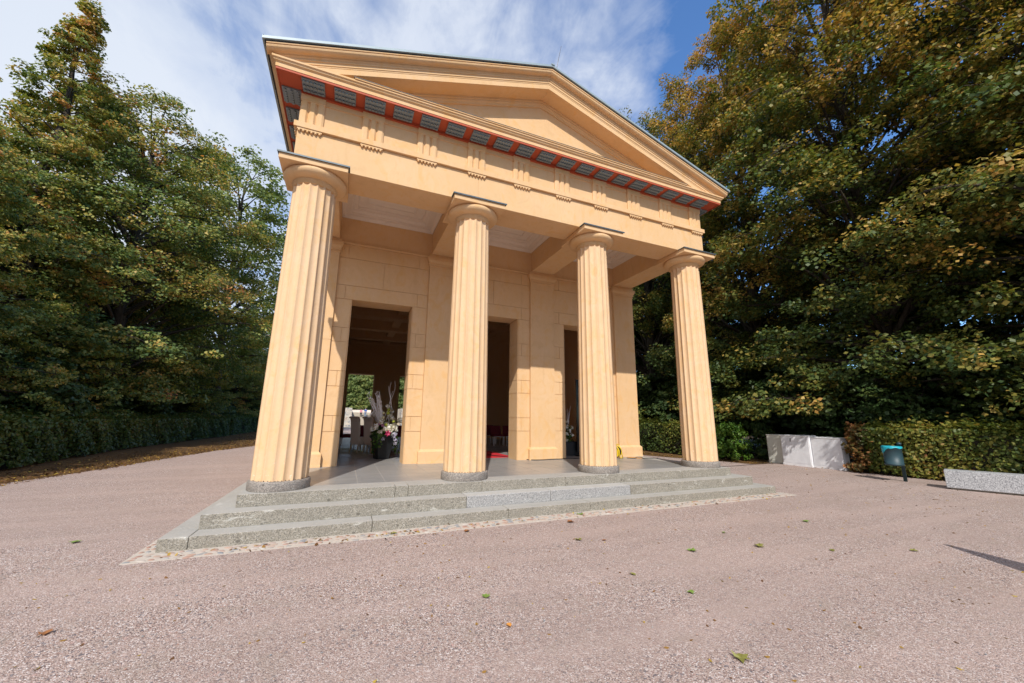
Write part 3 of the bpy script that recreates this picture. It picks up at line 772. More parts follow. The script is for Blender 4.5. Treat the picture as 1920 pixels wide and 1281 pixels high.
def planter(loc, rz):
    t = empty('flower_planter', loc, 'black square planter of white and pink flowers with whitewashed twigs in the left doorway', 'planter', rz=rz)
    rg = np.random.default_rng(11)
    mb = MB(); prof = [(.135, 0.), (.14, .015), (.205, .50), (.225, .505), (.23, .575), (.215, .577), (.205, .54)]
    vs = []; fs = []
    for h, z in prof: vs += [(-h, -h, z), (h, -h, z), (h, h, z), (-h, h, z)]
    for i in range(len(prof)-1):
        for k in range(4): a = i*4+k; b = i*4+(k+1) % 4; fs.append((a, b, b+4, a+4))
    fs.append((3, 2, 1, 0)); fs.append(tuple((len(prof)-1)*4+k for k in range(4)))
    mb.add(vs, fs); obj('pot', mb, 'black', t, .008, False)
    # foliage
    P = []; n = 560
    d = rg.normal(size=(n, 3)); d /= np.linalg.norm(d, axis=1, keepdims=True); d[:, 2] = np.abs(d[:, 2])*1.2-.15
    P.append(np.array([0, 0, .60])+d*np.array([.30, .30, .36])*rg.uniform(.5, 1, (n, 1)))
    for sx, sy, L in ((-.24, -.12, .46), (.26, -.16, .42), (.30, .05, .46), (.22, -.22, .5), (-.2, -.25, .3)):
        m_ = 34; s = rg.uniform(0, 1, m_)
        P.append(np.stack([sx*(1+.15*s)+rg.normal(size=m_)*.03, sy*(1+.1*s)+rg.normal(size=m_)*.03, .60-L*s+rg.normal(size=m_)*.02], 1))
    P = np.concatenate(P); N = (P-np.array([0, 0, .5]))+rg.normal(size=P.shape)*.12
    link('foliage', leafmesh('foliage', P, N, rg.uniform(.04, .08, len(P)), 'maple5', rg.uniform(0, 1, len(P)), rg), 'ivy', t, world_space=False)
    wc = [(-.22, -.12, .83), (-.17, -.24, .66), (.05, -.28, .70), (.12, -.2, .80), (.20, -.14, .86), (.10, -.12, 1.08), (.15, -.05, 1.16), (-.10, -.14, .95), (-.28, -.05, .74), (.24, -.2, .72), (-.02, -.22, .84), (0.06, -.05, 1.30), (-.08, .0, 1.12), (-.25, -.16, .76), (.02, -.30, .77), (-.08, -.29, .73), (.17, -.24, .77), (.26, -.12, .80), (-.16, -.2, .90), (.14, -.16, 1.0), (.22, -.05, .95)]
    multi_blob('white_blossom', wc, 'petal', t, rg, 26, .068, r=.065)
    lc = [(.16, -.27, .55), (.19, -.28, .47), (.22, -.26, .38), (.14, -.26, .62), (-.1, -.27, .50), (.27, -.2, .45), (.20, -.25, .60)]
    multi_blob('hanging_blossom', lc, 'petal_lilac', t, rg, 16, .05, r=.05)
    # pink lily
    Pn = []; Nn = []
    pk = np.array([-.02, -.31, .63])
    mb = MB()
    for k in range(6):
        a = 2*PI*k/6+.3; dx, dz_ = math.cos(a), math.sin(a)
        px_, pz_ = -dz_, dx
        c0 = Vector(pk); tip = c0+Vector((dx*.085, -.02, dz_*.085)); mid = c0+Vector((dx*.045, -.035, dz_*.045))
        s_ = Vector((px_*.020, 0, pz_*.020))
        mb.add([c0, mid-s_, tip, mid+s_], [(0, 1, 2, 3)])
    obj('pink_lily', mb, 'petal_pink', t, 0, False)
    for nm, mt, pts in (('green_seed_ball', 'ball_green', [((.03, -.16, 1.13), .045), ((.05, -.12, 1.21), .042), ((-.05, -.25, .84), .040), ((.14, -.25, .92), .035)]),
                        ('mauve_seed_ball', 'ball_mauve', [((-.13, -.26, .82), .040), ((-.20, -.22, .85), .025)]),
                        ('cream_seed_ball', 'ball_cream', [((-.10, -.18, 1.02), .032), ((-.08, -.14, 1.13), .030)])):
        for c_, r in pts:
            mb = MB(); mb.lathe([(.001, -r)]+[(r*math.cos(q), r*math.sin(q)) for q in (-1.2, -.8, -.4, 0, .4, .8, 1.2)]+[(.001, r)], c=c_, seg=12, caps=False)
            obj(nm, mb, mt, t, 0, False)
    # whitewashed twigs
    mb = MB()
    for k in range(16):
        L = rg.uniform(.55, .80); x0 = rg.uniform(-.12, .02); lean = -.10-.24*rg.random()
        pts = [Vector((x0+lean*s*1.1+rg.normal()*.008, -.05+rg.normal()*.012, .85+L*s)) for s in np.linspace(0, 1, 7)]
        mb.tube(pts, [.011*(1-.5*s) for s in np.linspace(0, 1, 7)], 5)
        for q in range(10):
            i = rg.integers(2, 7); p = pts[i]
            mb.tube([p, p+Vector((rg.normal()*.025, rg.normal()*.02, .05))], [.008, .004], 4)
    for bx_, L in ((.06, 1.28), (.09, 1.32), (.02, 1.18), (.10, 1.05)):
        ph = rg.uniform(0, 6)
        pts = [Vector((bx_+.055*math.sin(ph+s*7)+.09*s, -.02, .80+(L-.15)*s)) for s in np.linspace(0, 1, 16)]
        mb.tube(pts, [.009*(1-.55*s) for s in np.linspace(0, 1, 16)], 5)
    obj('white_twigs', mb, 'twig_white', t, 0, False)
    # feathery plume leaning left, dry grass right
    mb = MB()
    for k in range(40):
        s = k/40; a = Vector((-.10-.26*s, -.08, .98+.22*math.sin(s*2.6)*1.0))
        mb.tube([a, a+Vector((-.07, rg.normal()*.02, -.07-.05*rg.random())), a+Vector((-.10, rg.normal()*.03, -.14))], [.004, .003, .001], 3)
    obj('plume', mb, 'twig_white', t, 0, False)
    mb = MB()
    for k in range(26):
        a = rg.uniform(-.2, .5); L = rg.uniform(.25, .48)
        mb.tube([(.18, -.08, .85), (.18+L*.5*math.cos(a), -.08, .87+L*.45*math.sin(a)+.06), (.18+L*math.cos(a), -.1+rg.normal()*.04, .87+L*math.sin(a)*.6)], [.004, .003, .0015], 3)
    mb.tube([(.14, -.05, 1.0), (.20, -.05, 1.3), (.30, -.05, 1.62)], [.006, .006, .002], 4)
    obj('dry_grass', mb, 'grass_dry', t, 0, False)
    t.scale = (1.13, 1.13, 1.08)
    return t
planter((1.85, 4.10, FZ), math.radians(18))

def small_arrangement(loc):
    t = empty('flower_arrangement', loc, 'white and yellow flower arrangement on the black case in the right doorway', 'flowers')
    rg = np.random.default_rng(3)
    n = 350; d = rg.normal(size=(n, 3)); d /= np.linalg.norm(d, axis=1, keepdims=True); d[:, 2] = np.abs(d[:, 2])
    P = d*np.array([.22, .22, .62])*rg.uniform(.4, 1, (n, 1))
    link('foliage', leafmesh('foliage', P, d+rg.normal(size=(n, 3))*.3, rg.uniform(.04, .08, n), 'oval', rg.random(n), rg), 'ivy', t, world_space=False)
    multi_blob('white_blossom', [(-.18, -.10, .12), (-.12, -.16, .24), (-.2, -.06, .30), (-.02, -.15, .34), (-.08, -.10, .46), (-.04, -.06, .62), (.08, -.14, .2), (.1, -.1, .42), (-.14, -.14, .05)], 'petal', t, rg, 22, .06, r=.06)
    multi_blob('yellow_blossom', [(-.02, -.14, .48), (.02, -.12, .40)], 'grass_dry', t, rg, 14, .04, r=.04)
    mb = MB()
    for (x1, z1) in ((-.02, 1.02), (-.24, .78), (.05, .95), (.10, 1.1)):
        mb.tube([(0, 0, .3), (x1*.6, 0, .3+(z1-.3)*.6), (x1, -.03, z1)], [.008, .007, .003], 5)
    obj('white_twigs', mb, 'twig_white', t, 0, False)
mb = MB().box(7.10, 3.34, FZ, 7.72, 3.80, .90); mb.box(7.09, 3.33, .90, 7.73, 3.81, .93)
tag(obj('black_case', mb, 'black', None, .01), 'low black equipment case on the floor of the right doorway', 'case')
small_arrangement((7.38, 3.55, .93))
t = empty('display_panel', (7.78, 3.20, FZ), 'tall narrow black display panel standing in the right doorway behind the flowers', 'display')
obj('screen', MB().box(-.28, -.02, .12, .28, .04, 2.34), 'screen', t, .006, False)
obj('foot', MB().box(-.30, -.18, .0, .30, .18, .03).box(-.05, -.012, .03, .05, .03, .12), 'black', t, .004, False)

# beige high-back chairs ------------------------------------------------
def beige_chair(loc, rz, label):
    t = empty('dining_chair', loc, label, 'chair', 'beige high-back chairs', rz)
    # local: back at y=-.22 (towards the viewer), seat towards +y
    w_ = .17; prof = [(.26, .22), (-.20, .24), (-.245, .30), (-.26, .60), (-.30, .95), (-.335, 1.06), (-.375, 1.085), (-.405, 1.06), (-.395, 1.10), (-.35, 1.125), (-.30, 1.11), (-.255, 1.04), (-.20, .60), (-.19, .47), (.26, .47)]
    n = len(prof)
    vs = [(-w_, y, z) for y, z in prof]+[(w_, y, z) for y, z in prof]
    backp = prof[2:13]; seatp = [prof[0], prof[1], prof[2], (-.245, .47), prof[14]]
    def ext(pp, nm):
        k = len(pp); v = [(-w_, y, z) for y, z in pp]+[(w_, y, z) for y, z in pp]
        m_ = MB().add(v, [tuple(range(k)), tuple(reversed([k+i for i in range(k)]))]+[(i, i+k, (i+1) % k+k, (i+1) % k) for i in range(k)])
        return obj(nm, m_, 'beige', t, .012, False)
    ext(backp, 'backrest')
    obj('seat', MB().box(-w_, -.195, .24, w_, .26, .47), 'beige', t, .02, False)
    for sx in (-1, 1):
        for y0, y1 in ((-.21, -.27), (.20, .22)):
            m_ = MB(); m_.add([(sx*.14-.02, y0-.02, .242), (sx*.14+.02, y0-.02, .242), (sx*.14+.02, y0+.02, .242), (sx*.14-.02, y0+.02, .242), (sx*.14-.014, y1-.014, 0), (sx*.14+.014, y1-.014, 0), (sx*.14+.014, y1+.014, 0), (sx*.14-.014, y1+.014, 0)],
                              [(0, 1, 2, 3), (7, 6, 5, 4), (0, 4, 5, 1), (1, 5, 6, 2), (2, 6, 7, 3), (3, 7, 4, 0)])
            obj('leg', m_, 'wood', t, 0, False)
    return t
beige_chair((1.36, 6.48, FZ), math.radians(-42), 'left of the two beige high-back chairs seen through the left doorway')
beige_chair((1.74, 6.22, FZ), math.radians(-42), 'right of the two beige high-back chairs, nearer the flower planter')

# maroon chairs with chrome legs -----------------------------------------
def red_chair(loc, rz, label):
    t = empty('banquet_chair', loc, label, 'chair', 'maroon upholstered chairs with chrome legs', rz)
    obj('seat', MB().box(-.25, -.24, .38, .25, .22, .45), 'maroon', t, .02, False)
    obj('backrest', MB().add([(-.25, .17, .42), (.25, .17, .42), (.25, .21, .42), (-.25, .21, .42), (-.24, .25, .81), (.24, .25, .81), (.24, .285, .81), (-.24, .285, .81)], [(0, 3, 2, 1), (4, 5, 6, 7), (0, 1, 5, 4), (1, 2, 6, 5), (2, 3, 7, 6), (3, 0, 4, 7)]), 'maroon', t, .012, False)
    for sx in (-1, 1):
        obj('leg', MB().box(sx*.22-.019, -.235, 0, sx*.22+.019, -.197, .378), 'chrome', t, .004, False)
        obj('leg', MB().tube([(sx*.22, .19, .42), (sx*.22, .22, .2), (sx*.22, .27, 0)], .017, 8), 'chrome', t, 0, False)
    obj('frame', MB().box(-.22, -.225, .355, .22, -.205, .375), 'chrome', t, 0, False)
    return t
R0 = red_chair((6.80, 8.28, FZ), 0, 'left of the maroon chairs seen through the middle doorway')
def rc(x, y, rz, label):
    c_ = copy_tree(R0); c_.location = (x, y, FZ); c_.rotation_euler.z = rz; c_['label'] = label
rc(7.36, 8.24, 0, 'right maroon chair beside the door jamb in the middle doorway')
rc(.98, 8.30, math.radians(100), 'maroon chair at the far left of the left doorway with a chrome side frame')
rc(1.38, 8.75, PI, 'maroon chair behind the two beige chairs')
rc(2.0, 8.5, PI, 'maroon chair behind the flower pot in the left doorway')
rc(2.62, 8.4, PI, 'maroon chair at the right edge of the left doorway beyond the planter')
rc(2.35, 7.3, math.radians(160), 'maroon chair turned aside just behind the planter foliage')
rc(.95, 9.6, math.radians(95), 'maroon chair in the second row beside the hall wall')
rc(6.9, 9.5, 0, 'second-row maroon chair behind the middle doorway pair')

t = obj('red_carpet', MB().box(3.75, 3.44, .5135, 5.50, 14.0, .5215), 'carpet'); tag(t, 'bright red carpet runner along the aisle behind the middle doorway', 'carpet')

# cable reel and cables ---------------------------------------------------
t = empty('cable_reel', (8.27, 2.34, FZ), 'yellow and black cable reel on the floor against the right corner pilaster', 'cable reel', rz=math.radians(-62))
mb = MB()
for s in (-1, 1):
    mb.tube([(-.17, s*.09, .012), (-.13, s*.09, .25), (-.05, s*.09, .385), (.05, s*.09, .385), (.13, s*.09, .25), (.17, s*.09, .012)], .014, 8)
mb.tube([(-.05, -.09, .385), (-.05, .09, .385)], .014, 8); mb.tube([(.05, -.09, .385), (.05, .09, .385)], .014, 8)
mb.tube([(-.17, -.09, .014), (-.17, .09, .014)], .014, 8); mb.tube([(.17, -.09, .014), (.17, .09, .014)], .014, 8)
obj('frame', mb, 'yellow', t, 0, False)
def disc(r, y0, y1, cz, seg=32):
    m_ = MB(); vs = [(r*math.cos(2*PI*k/seg), y0, cz+r*math.sin(2*PI*k/seg)) for k in range(seg)]+[(r*math.cos(2*PI*k/seg), y1, cz+r*math.sin(2*PI*k/seg)) for k in range(seg)]
    return m_.add(vs, [tuple(range(seg)), tuple(reversed(range(seg, 2*seg)))]+[(k, k+seg, (k+1) % seg+seg, (k+1) % seg) for k in range(seg)])
obj('drum', disc(.145, -.07, .07, .185), 'black', t, .004, False)
obj('flange', disc(.158, -.082, -.072, .185), 'yellow', t, 0, False)
obj('flange', disc(.158, .072, .082, .185), 'yellow', t, 0, False)
def cable(name, pts, r, mat, label, z=FZ):
    P2 = []
    pts = [Vector((*p, z+r) if len(p) == 2 else p) for p in pts]
    for i in range(len(pts)-1):
        p0, p1, p2, p3 = pts[max(i-1, 0)], pts[i], pts[i+1], pts[min(i+2, len(pts)-1)]
        for k in range(6):
            s = k/6; P2.append(.5*((2*p1)+(-p0+p2)*s+(2*p0-5*p1+4*p2-p3)*s*s+(-p0+3*p1-3*p2+p3)*s**3))
    P2.append(pts[-1])
    tag(obj(name, MB().tube(P2, r, 6), mat), label, 'cable')
cable('power_cable', [(4.9, 4.1, .54), (5.2, 3.6, .53), (5.34, 3.36), (5.45, 2.85), (5.62, 2.52), (5.9, 2.44), (6.2, 2.50), (6.5, 2.50), (6.66, 2.56), (6.9, 2.50), (7.4, 2.46), (8.0, 2.44), (8.35, 2.36)], .010, 'black', 'black power cable along the foot of the wall between the two right pilasters')
cable('power_cable', [(8.55, 2.2), (8.72, 2.05), (8.9, 2.2, .53), (9.0, 2.1, .535), (8.95, 1.95), (9.15, 1.93), (9.4, 1.86)], .009, 'black', 'loose loops of black cable at the foot of the right corner pilaster')
cable('extension_cord', [(8.6, 2.25), (8.75, 2.28), (8.88, 2.15), (8.8, 2.05), (8.98, 2.02)], .008, 'orange', 'short orange cord coiled beside the yellow cable reel')
cable('supply_cable', [(10.2, 1.9, .01), (11.5, 2.9, .008), (12.6, 3.15, .008), (13.5, 3.08, .008), (14.2, 3.05, .008), (15.0, 3.15, .008), (15.9, 3.28, .008), (16.7, 3.3, .008)], .009, 'black', 'thin dark cable crossing the gravel from the steps to the grey cabinets', 0)

# ================================================================= STREET FURNITURE
# electrical cabinets
def cabinet(y0, y1, x, h, depth, mat, label, nrib, extra=None):
    t = empty('electrical_cabinet', (x+depth/2, (y0+y1)/2, 0), label, 'cabinet', 'electrical cabinets by the hedge')
    dy = (y1-y0)/2; dx = depth/2
    mb = MB().box(-dx, -dy+.006, 0, dx, dy-.006, h-.035)
    n = nrib
    for k in range(n):
        yy = -dy+.03+(2*dy-.06)*(k+.5)/n; wv = (2*dy-.06)/n*.30
        mb.box(-dx-.014, yy-wv, .10, -dx+.001, yy+wv, h-.06)
    m2 = int(depth/.045)
    for k in range(m2):
        xx = -dx+.02+(depth-.04)*(k+.5)/m2
        mb.box(xx-.013, -dy-.002, .10, xx+.013, -dy+.008, h-.06)
    obj('body', mb, mat, t, .003, False)
    m_ = MB(); m_.add([(-dx-.022, -dy-.004, h-.036), (dx+.01, -dy-.004, h-.036), (dx+.01, dy+.002, h-.036), (-dx-.022, dy+.002, h-.036), (-dx-.022, -dy-.004, h-.008), (dx+.01, -dy-.004, h+.012), (dx+.01, dy+.002, h+.012), (-dx-.022, dy+.002, h-.008)],
                      [(0, 3, 2, 1), (4, 5, 6, 7), (0, 1, 5, 4), (1, 2, 6, 5), (2, 3, 7, 6), (3, 0, 4, 7)])
    obj('lid', m_, mat, t, .004, False)
    obj('plinth', MB().box(-dx-.012, -dy, -.02, dx, dy-.002, .085), mat, t, .003, False)
    if extra: extra(t, dx, dy)
    return t
def lock(t, dx, dy):
    obj('lock_handle', MB().obox((-dx-.014, dy-.37, .93), (.006, 0, 0), (0, .016, .004), (0, -.006, .055)), 'black', t, .004, False)
cabinet(2.85, 3.48, 16.62, 1.10, .36, 'cabinet_beige', 'beige ribbed electrical cabinet, leftmost of the three', 16)
cabinet(1.815, 2.845, 16.50, 1.11, .40, 'cabinet', 'widest grey ribbed electrical cabinet with a black lock mark, in the middle', 28, lock)
cabinet(.86, 1.805, 16.56, 1.07, .38, 'cabinet', 'grey ribbed electrical cabinet with a scuffed side, rightmost of the three', 26)

# litter bin
t = empty('litter_bin', (15.20, -1.08, 0), 'dark grey cylindrical litter bin on a post with a turquoise bag over its rim', 'litter bin')
obj('post', MB().lathe([(.042, -.05), (.042, 1.00), (.052, 1.0), (.052, 1.035), (.03, 1.055), (.005, 1.06)], c=(.23, -.08, 0), seg=20), 'bin', t, 0, False)
obj('bucket', MB().lathe([(.02, .43), (.19, .43), (.205, .445), (.208, .47), (.208, .48), (.200, .482), (.203, .93), (.208, .932), (.208, .945), (.198, .945), (.19, .60), (.02, .6)], seg=40, caps=False), 'bin', t, 0, False)
obj('bracket', MB().box(.17, -.11, .80, .24, -.04, .86).box(.17, -.11, .52, .24, -.04, .58), 'bin', t, 0, False)
rg = np.random.default_rng(8)
vs = []; fs = []; S = 64; rows = [(.150, .93), (.203, .957), (.217, .945), (.222, .925), (.220, None)]
for ri, (r, z) in enumerate(rows):
    for k in range(S):
        a = 2*PI*k/S
        wv = .004*math.sin(a*9+ri)+.003*math.sin(a*17+2*ri)
        zz_ = z
        if z is None:
            dang = (a-PI*.78+PI) % (2*PI)-PI
            zz_ = .905-.16*max(0, 1-abs(dang)/.75)-.012*math.sin(a*6)
        elif ri == 3:
            dang = (a-PI*.78+PI) % (2*PI)-PI
            zz_ = .930-.06*max(0, 1-abs(dang)/.75)
        vs.append(((r+wv)*math.cos(a), (r+wv)*math.sin(a), zz_+.4*wv))
for i in range(len(rows)-1):
    for k in range(S): a = i*S+k; b = i*S+(k+1) % S; fs.append((a, b, b+S, a+S))
obj('bag', MB().add(vs, fs, True), 'bag', t, 0, False)

# granite bench block
d_ = Vector((.33, -1, 0)).normalized(); n_ = Vector((1, .33, 0)).normalized()
L = 3.4; c0 = Vector((14.80, -2.20, 0))
mb = MB(); cc = c0+d_*L/2+n_*.26
mb.obox(cc+Vector((0, 0, .245)), d_*L/2, n_*.26, (0, 0, .205))
ob = obj('stone_bench', mb, 'bench', None, .008)
tag(ob, 'long grey granite block bench on the gravel at the right edge', 'bench')
mb = MB().obox(cc+Vector((0, 0, .02)), d_*(L/2-.06), n_*.20, (0, 0, .0225)); o2 = obj('foot', mb, 'granite', ob)

# invented unseen taper outside the frame, added to throw the pointed shadow
mb = MB(); bx, by = 7.70, -6.30
vs = []
for h, z in ((.34, 0), (.34, .25), (.30, .28), (.26, .30), (.03, 1.86), (.0, 1.90)): vs += [(bx-h, by-h, z), (bx+h, by-h, z), (bx+h, by+h, z), (bx-h, by+h, z)]
fs = [(i*4+k, i*4+(k+1) % 4, (i+1)*4+(k+1) % 4, (i+1)*4+k) for i in range(5) for k in range(4)]
tag(obj('shadow_caster', MB().add(vs, fs), 'bench', None, .006), 'invented, unseen slim tapering marker beyond the right edge that throws the pointed shadow', 'caster')

# ================================================================= FAR STEPS, WALLS AND PEOPLE BEHIND
t = empty('garden_stairway', (6.2, 71, 0), 'broad pale stone stairway in the distance behind the temple', 'stairway')
mb = MB()
for k in range(16): mb.box(1.9, 71+k*.42, -.05, 10.6, 79, .165*(k+1))
obj('flight', mb, 'plaza', t)
obj('parapet', MB().box(-12, 79.0, 0, 26, 79.6, 3.15), 'white_stucco', t)
tag(obj('rubble_wall', MB().box(.35, 69.4, -.05, 1.89, 79.0, 3.35), 'rubble'), 'rough rubble stone cheek wall left of the distant stairway', 'wall', 'rubble walls')
tag(obj('rubble_wall', MB().box(10.61, 69.4, -.05, 14.5, 79.0, 3.40), 'rubble'), 'rough rubble stone cheek wall right of the distant stairway', 'wall', 'rubble walls')

def person(loc, rz, top, legm, label, h=1.7, arm=0.0):
    body = bpy.data.meshes.new('person'); s = h/1.7
    J = [(0, 0, .95), (0, 0, 1.20), (0, .01, 1.40), (0, .01, 1.50), (0, -.01, 1.60), (0, 0, 1.68),
         (.16, .01, 1.42), (.23, .0, 1.14), (.22, -.08, .92), (.22, -.11, .84), (-.16, .01, 1.42), (-.23, .0, 1.14), (-.20, -.12-arm, .95+arm*.6), (-.19, -.15-arm, .90+arm*.8),
         (.09, 0, .90), (.10, .01, .50), (.10, .03, .10), (.10, -.09, .04), (-.09, 0, .90), (-.11, -.03, .50), (-.12, .05, .10), (-.12, -.07, .04)]
    Ed = [(0, 1), (1, 2), (2, 3), (3, 4), (4, 5), (2, 6), (6, 7), (7, 8), (8, 9), (2, 10), (10, 11), (11, 12), (12, 13), (0, 14), (14, 15), (15, 16), (16, 17), (0, 18), (18, 19), (19, 20), (20, 21)]
    Rr = [.125, .12, .13, .055, .085, .07, .062, .045, .036, .03, .062, .045, .036, .03, .095, .06, .042, .035, .095, .06, .042, .035]
    def skin(name, idx, grow, mat, parent=None):
        mp = {j: i for i, j in enumerate(idx)}
        me = bpy.data.meshes.new(name); me.from_pydata([tuple(c*s for c in J[j]) for j in idx], [(mp[a], mp[b]) for a, b in Ed if a in mp and b in mp], [])
        o = bpy.data.objects.new(name, me); COL.objects.link(o); me.materials.append(M[mat])
        sk = o.modifiers.new('skin', 'SKIN')
        for j in idx: me.skin_vertices[0].data[mp[j]].radius = (Rr[j]*s*grow, Rr[j]*s*grow*(.8 if j < 3 else 1))
        me.skin_vertices[0].data[0].use_root = True
        o.modifiers.new('sub', 'SUBSURF').levels = 1; o.modifiers['sub'].render_levels = 1
        if parent: o.parent = parent
        return o
    b = skin('person', list(range(22)), 1.0, 'skin')
    skin('jacket', [0, 1, 2, 6, 7, 8, 10, 11, 12], 1.22, top, b)
    skin('trousers', [0, 14, 15, 16, 18, 19, 20], 1.2, legm, b)
    r = .105*s
    obj('hair', MB().lathe([(.001, -r*.2)]+[(r*math.cos(q), r*math.sin(q)) for q in (-.2, .2, .6, 1.0, 1.3)]+[(.001, r)], c=(0, .02, 1.645*s), seg=16, caps=False), 'hair', b, 0, False)
    b.location = loc; b.rotation_euler.z = rz
    tag(b, label, 'person')
person((3.62, 75.05, 1.65), .2, 'pink_cloth', 'dark_cloth', 'person in a pink top and dark trousers standing on the distant stairway', 1.62)
person((4.42, 75.05, 1.65), -.3, 'blue_cloth', 'jean_cloth', 'person in a blue jacket and jeans standing on the distant stairway', 1.78, .25)

# ================================================================= VEGETATION
def vnoise(P, sc, seed):
    q = P*sc+seed*7.31
    return (np.sin(q[:, 0]*1.7+np.sin(q[:, 1]*1.3))+np.sin(q[:, 1]*1.9+np.sin(q[:, 2]*1.1+q[:, 0]))+np.sin(q[:, 2]*2.3+np.sin(q[:, 0]*1.6)))/3

def tree_meshes(name, H, z0, R, prof, nl, npc, leaf, shape, seed, tint0, tintv, sq=.42, cr=.62, up=.35, trunk_r=.38, density=1.0, inner=.30, lv=(.82, 1.08)):
    rg = np.random.default_rng(seed)
    mb = MB(); n = 14
    bend = rg.normal(size=2)*.25
    tr = lambda z: np.array([bend[0]*math.sin(z/H*3)+.12*math.sin(z*.9), bend[1]*math.sin(z/H*2.4)+.1*math.cos(z*.7)-.1, z])
    zt = [-.2, .25, .8]+[H*.97*(k/n) for k in range(1, n+1) if H*.97*(k/n) > 1.0]
    mb.tube([tr(z) for z in zt], [trunk_r*(1.5 if z < 0 else 1.22 if z < .5 else 1.0)*max(.03, (1-max(0, z)/H)**.85) for z in zt], 10)
    C = []; D = []; CR = []
    for i in range(nl):
        t = (i+.5*rg.random())/nl
        t = t**.92
        zb = z0+(H-z0)*t
        az = i*2.39996+rg.normal()*.35
        L = R*prof(t)*rg.uniform(*lv)
        if L < .4: L = .4
        rise = up*L*rg.uniform(.5, 1.3)*(1.0 if t > .25 else .25)
        zstart = max(1.6, zb-rise*.9)
        d = np.array([math.cos(az), math.sin(az), 0])
        side = np.array([-d[1], d[0], 0])
        m = 7; b0 = tr(zstart); sw = rg.normal()*.12*L
        pts = []
        for k in range(m+1):
            s = k/m
            pts.append(b0+d*L*s+side*sw*s*s+np.array([0, 0, rise*math.sin(min(1, s*1.15)*PI/2)*1.0-(.10*L*s*s*s)]))
        r0 = trunk_r*.30*(L/R)**.7*max(.3, 1-t)**.3
        mb.tube(pts, [max(.010, r0*(1-s/m)**.8) for s in range(m+1)], 5, caps=False)
        nc = max(4, int(22*(L/R)**.8*density*prof(t)**.2))
        for c_ in range(nc):
            s = inner+(1-inner)*rg.random()**.42; q = s*m; k = min(m-1, int(q)); f = q-k
            p = pts[k]*(1-f)+pts[k+1]*f
            lat = rg.normal()*.28*L*s*.8
            p2 = p+side*lat+np.array([0, 0, -.12*abs(lat)+rg.normal()*.22])
            if rg.random() < .25: mb.tube([p, (p+p2)/2+np.array([0, 0, .1]), p2], [.022, .014, .006], 3, caps=False)
            C.append(p2); D.append(d); CR.append(cr*rg.uniform(.65, 1.25)*(1.0 if L > 2 else .75))
    C = np.array(C); D = np.array(D); CR = np.array(CR)
    nC = len(C)
    ct = tint0(C, rg)
    rep = npc
    idx = np.repeat(np.arange(nC), rep)
    d = rg.normal(size=(len(idx), 3)); d /= np.linalg.norm(d, axis=1, keepdims=True)
    rad = rg.uniform(.25, 1.0, (len(idx), 1))**.6
    off = d*rad*CR[idx][:, None]*np.array([1, 1, sq])
    off[:, 2] -= .22*(off[:, 0]**2+off[:, 1]**2)/np.maximum(CR[idx], .2)
    P = C[idx]+off
    N = np.array([0, 0, 1.0])*.9+D[idx]*.45+d*.35+rg.normal(size=P.shape)*.55
    tt = ct[idx]+rg.normal(size=len(idx))*tintv
    crown = leafmesh(name+'_crown', P, N, leaf*rg.uniform(.65, 1.2, len(idx)), shape, tt, rg)
    return mb.mesh(name+'_trunk'), crown

def dome(t): return max(.12, math.sqrt(max(0, 1-((t-.36)/.68)**2)))
def cone(t): return max(.10, (1-t)**.72*min(1, .72+t*1.6))
def spire(t): return max(.06, .86*(1-t)**.85*min(1, .75+t*1.5)) if t > .60 else cone(t)
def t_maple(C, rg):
    n = vnoise(C, .42, 3); return .36+.17*n+rg.normal(size=len(C))*.15+.022*(C[:, 2]-8)  # height term: golden seed clusters plus sunlit tops painted into the tint
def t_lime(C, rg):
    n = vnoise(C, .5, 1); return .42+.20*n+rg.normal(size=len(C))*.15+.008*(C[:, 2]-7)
def t_green(C, rg): return .24+.13*vnoise(C, .42, 6)+rg.normal(size=len(C))*.12+.010*(C[:, 2]-8)  # greener, with a weaker painted golden light towards the top
def t_pale(C, rg): return .5+.2*vnoise(C, .5, 2)+rg.normal(size=len(C))*.1
def t_dark(C, rg): return .35+.25*vnoise(C, .5, 4)+rg.normal(size=len(C))*.12

TM = {}
def reg(key, *a, mat, **k):
    tm, cm = tree_meshes(key, *a, **k); tm.materials.append(M['bark']); cm.materials.append(M[mat]); TM[key] = (tm, cm)
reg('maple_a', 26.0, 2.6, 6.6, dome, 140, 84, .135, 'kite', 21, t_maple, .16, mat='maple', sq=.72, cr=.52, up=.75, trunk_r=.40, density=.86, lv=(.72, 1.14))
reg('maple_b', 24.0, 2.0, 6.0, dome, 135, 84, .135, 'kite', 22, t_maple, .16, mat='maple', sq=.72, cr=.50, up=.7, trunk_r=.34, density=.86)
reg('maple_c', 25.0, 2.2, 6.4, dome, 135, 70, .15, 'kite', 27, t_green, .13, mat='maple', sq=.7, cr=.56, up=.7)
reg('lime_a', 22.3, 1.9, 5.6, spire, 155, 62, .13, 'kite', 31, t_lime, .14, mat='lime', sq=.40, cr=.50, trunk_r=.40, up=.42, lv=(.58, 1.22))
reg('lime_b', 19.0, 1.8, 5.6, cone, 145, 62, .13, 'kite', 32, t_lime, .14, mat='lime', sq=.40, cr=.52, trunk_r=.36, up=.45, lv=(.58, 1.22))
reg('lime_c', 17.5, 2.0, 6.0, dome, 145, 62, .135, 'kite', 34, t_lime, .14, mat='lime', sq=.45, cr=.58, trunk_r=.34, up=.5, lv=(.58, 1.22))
reg('pale_a', 22.0, 5.0, 5.0, dome, 60, 34, .26, 'oval', 41, t_pale, .13, mat='pale_tree', cr=.9, trunk_r=.34, up=.8, density=.7)
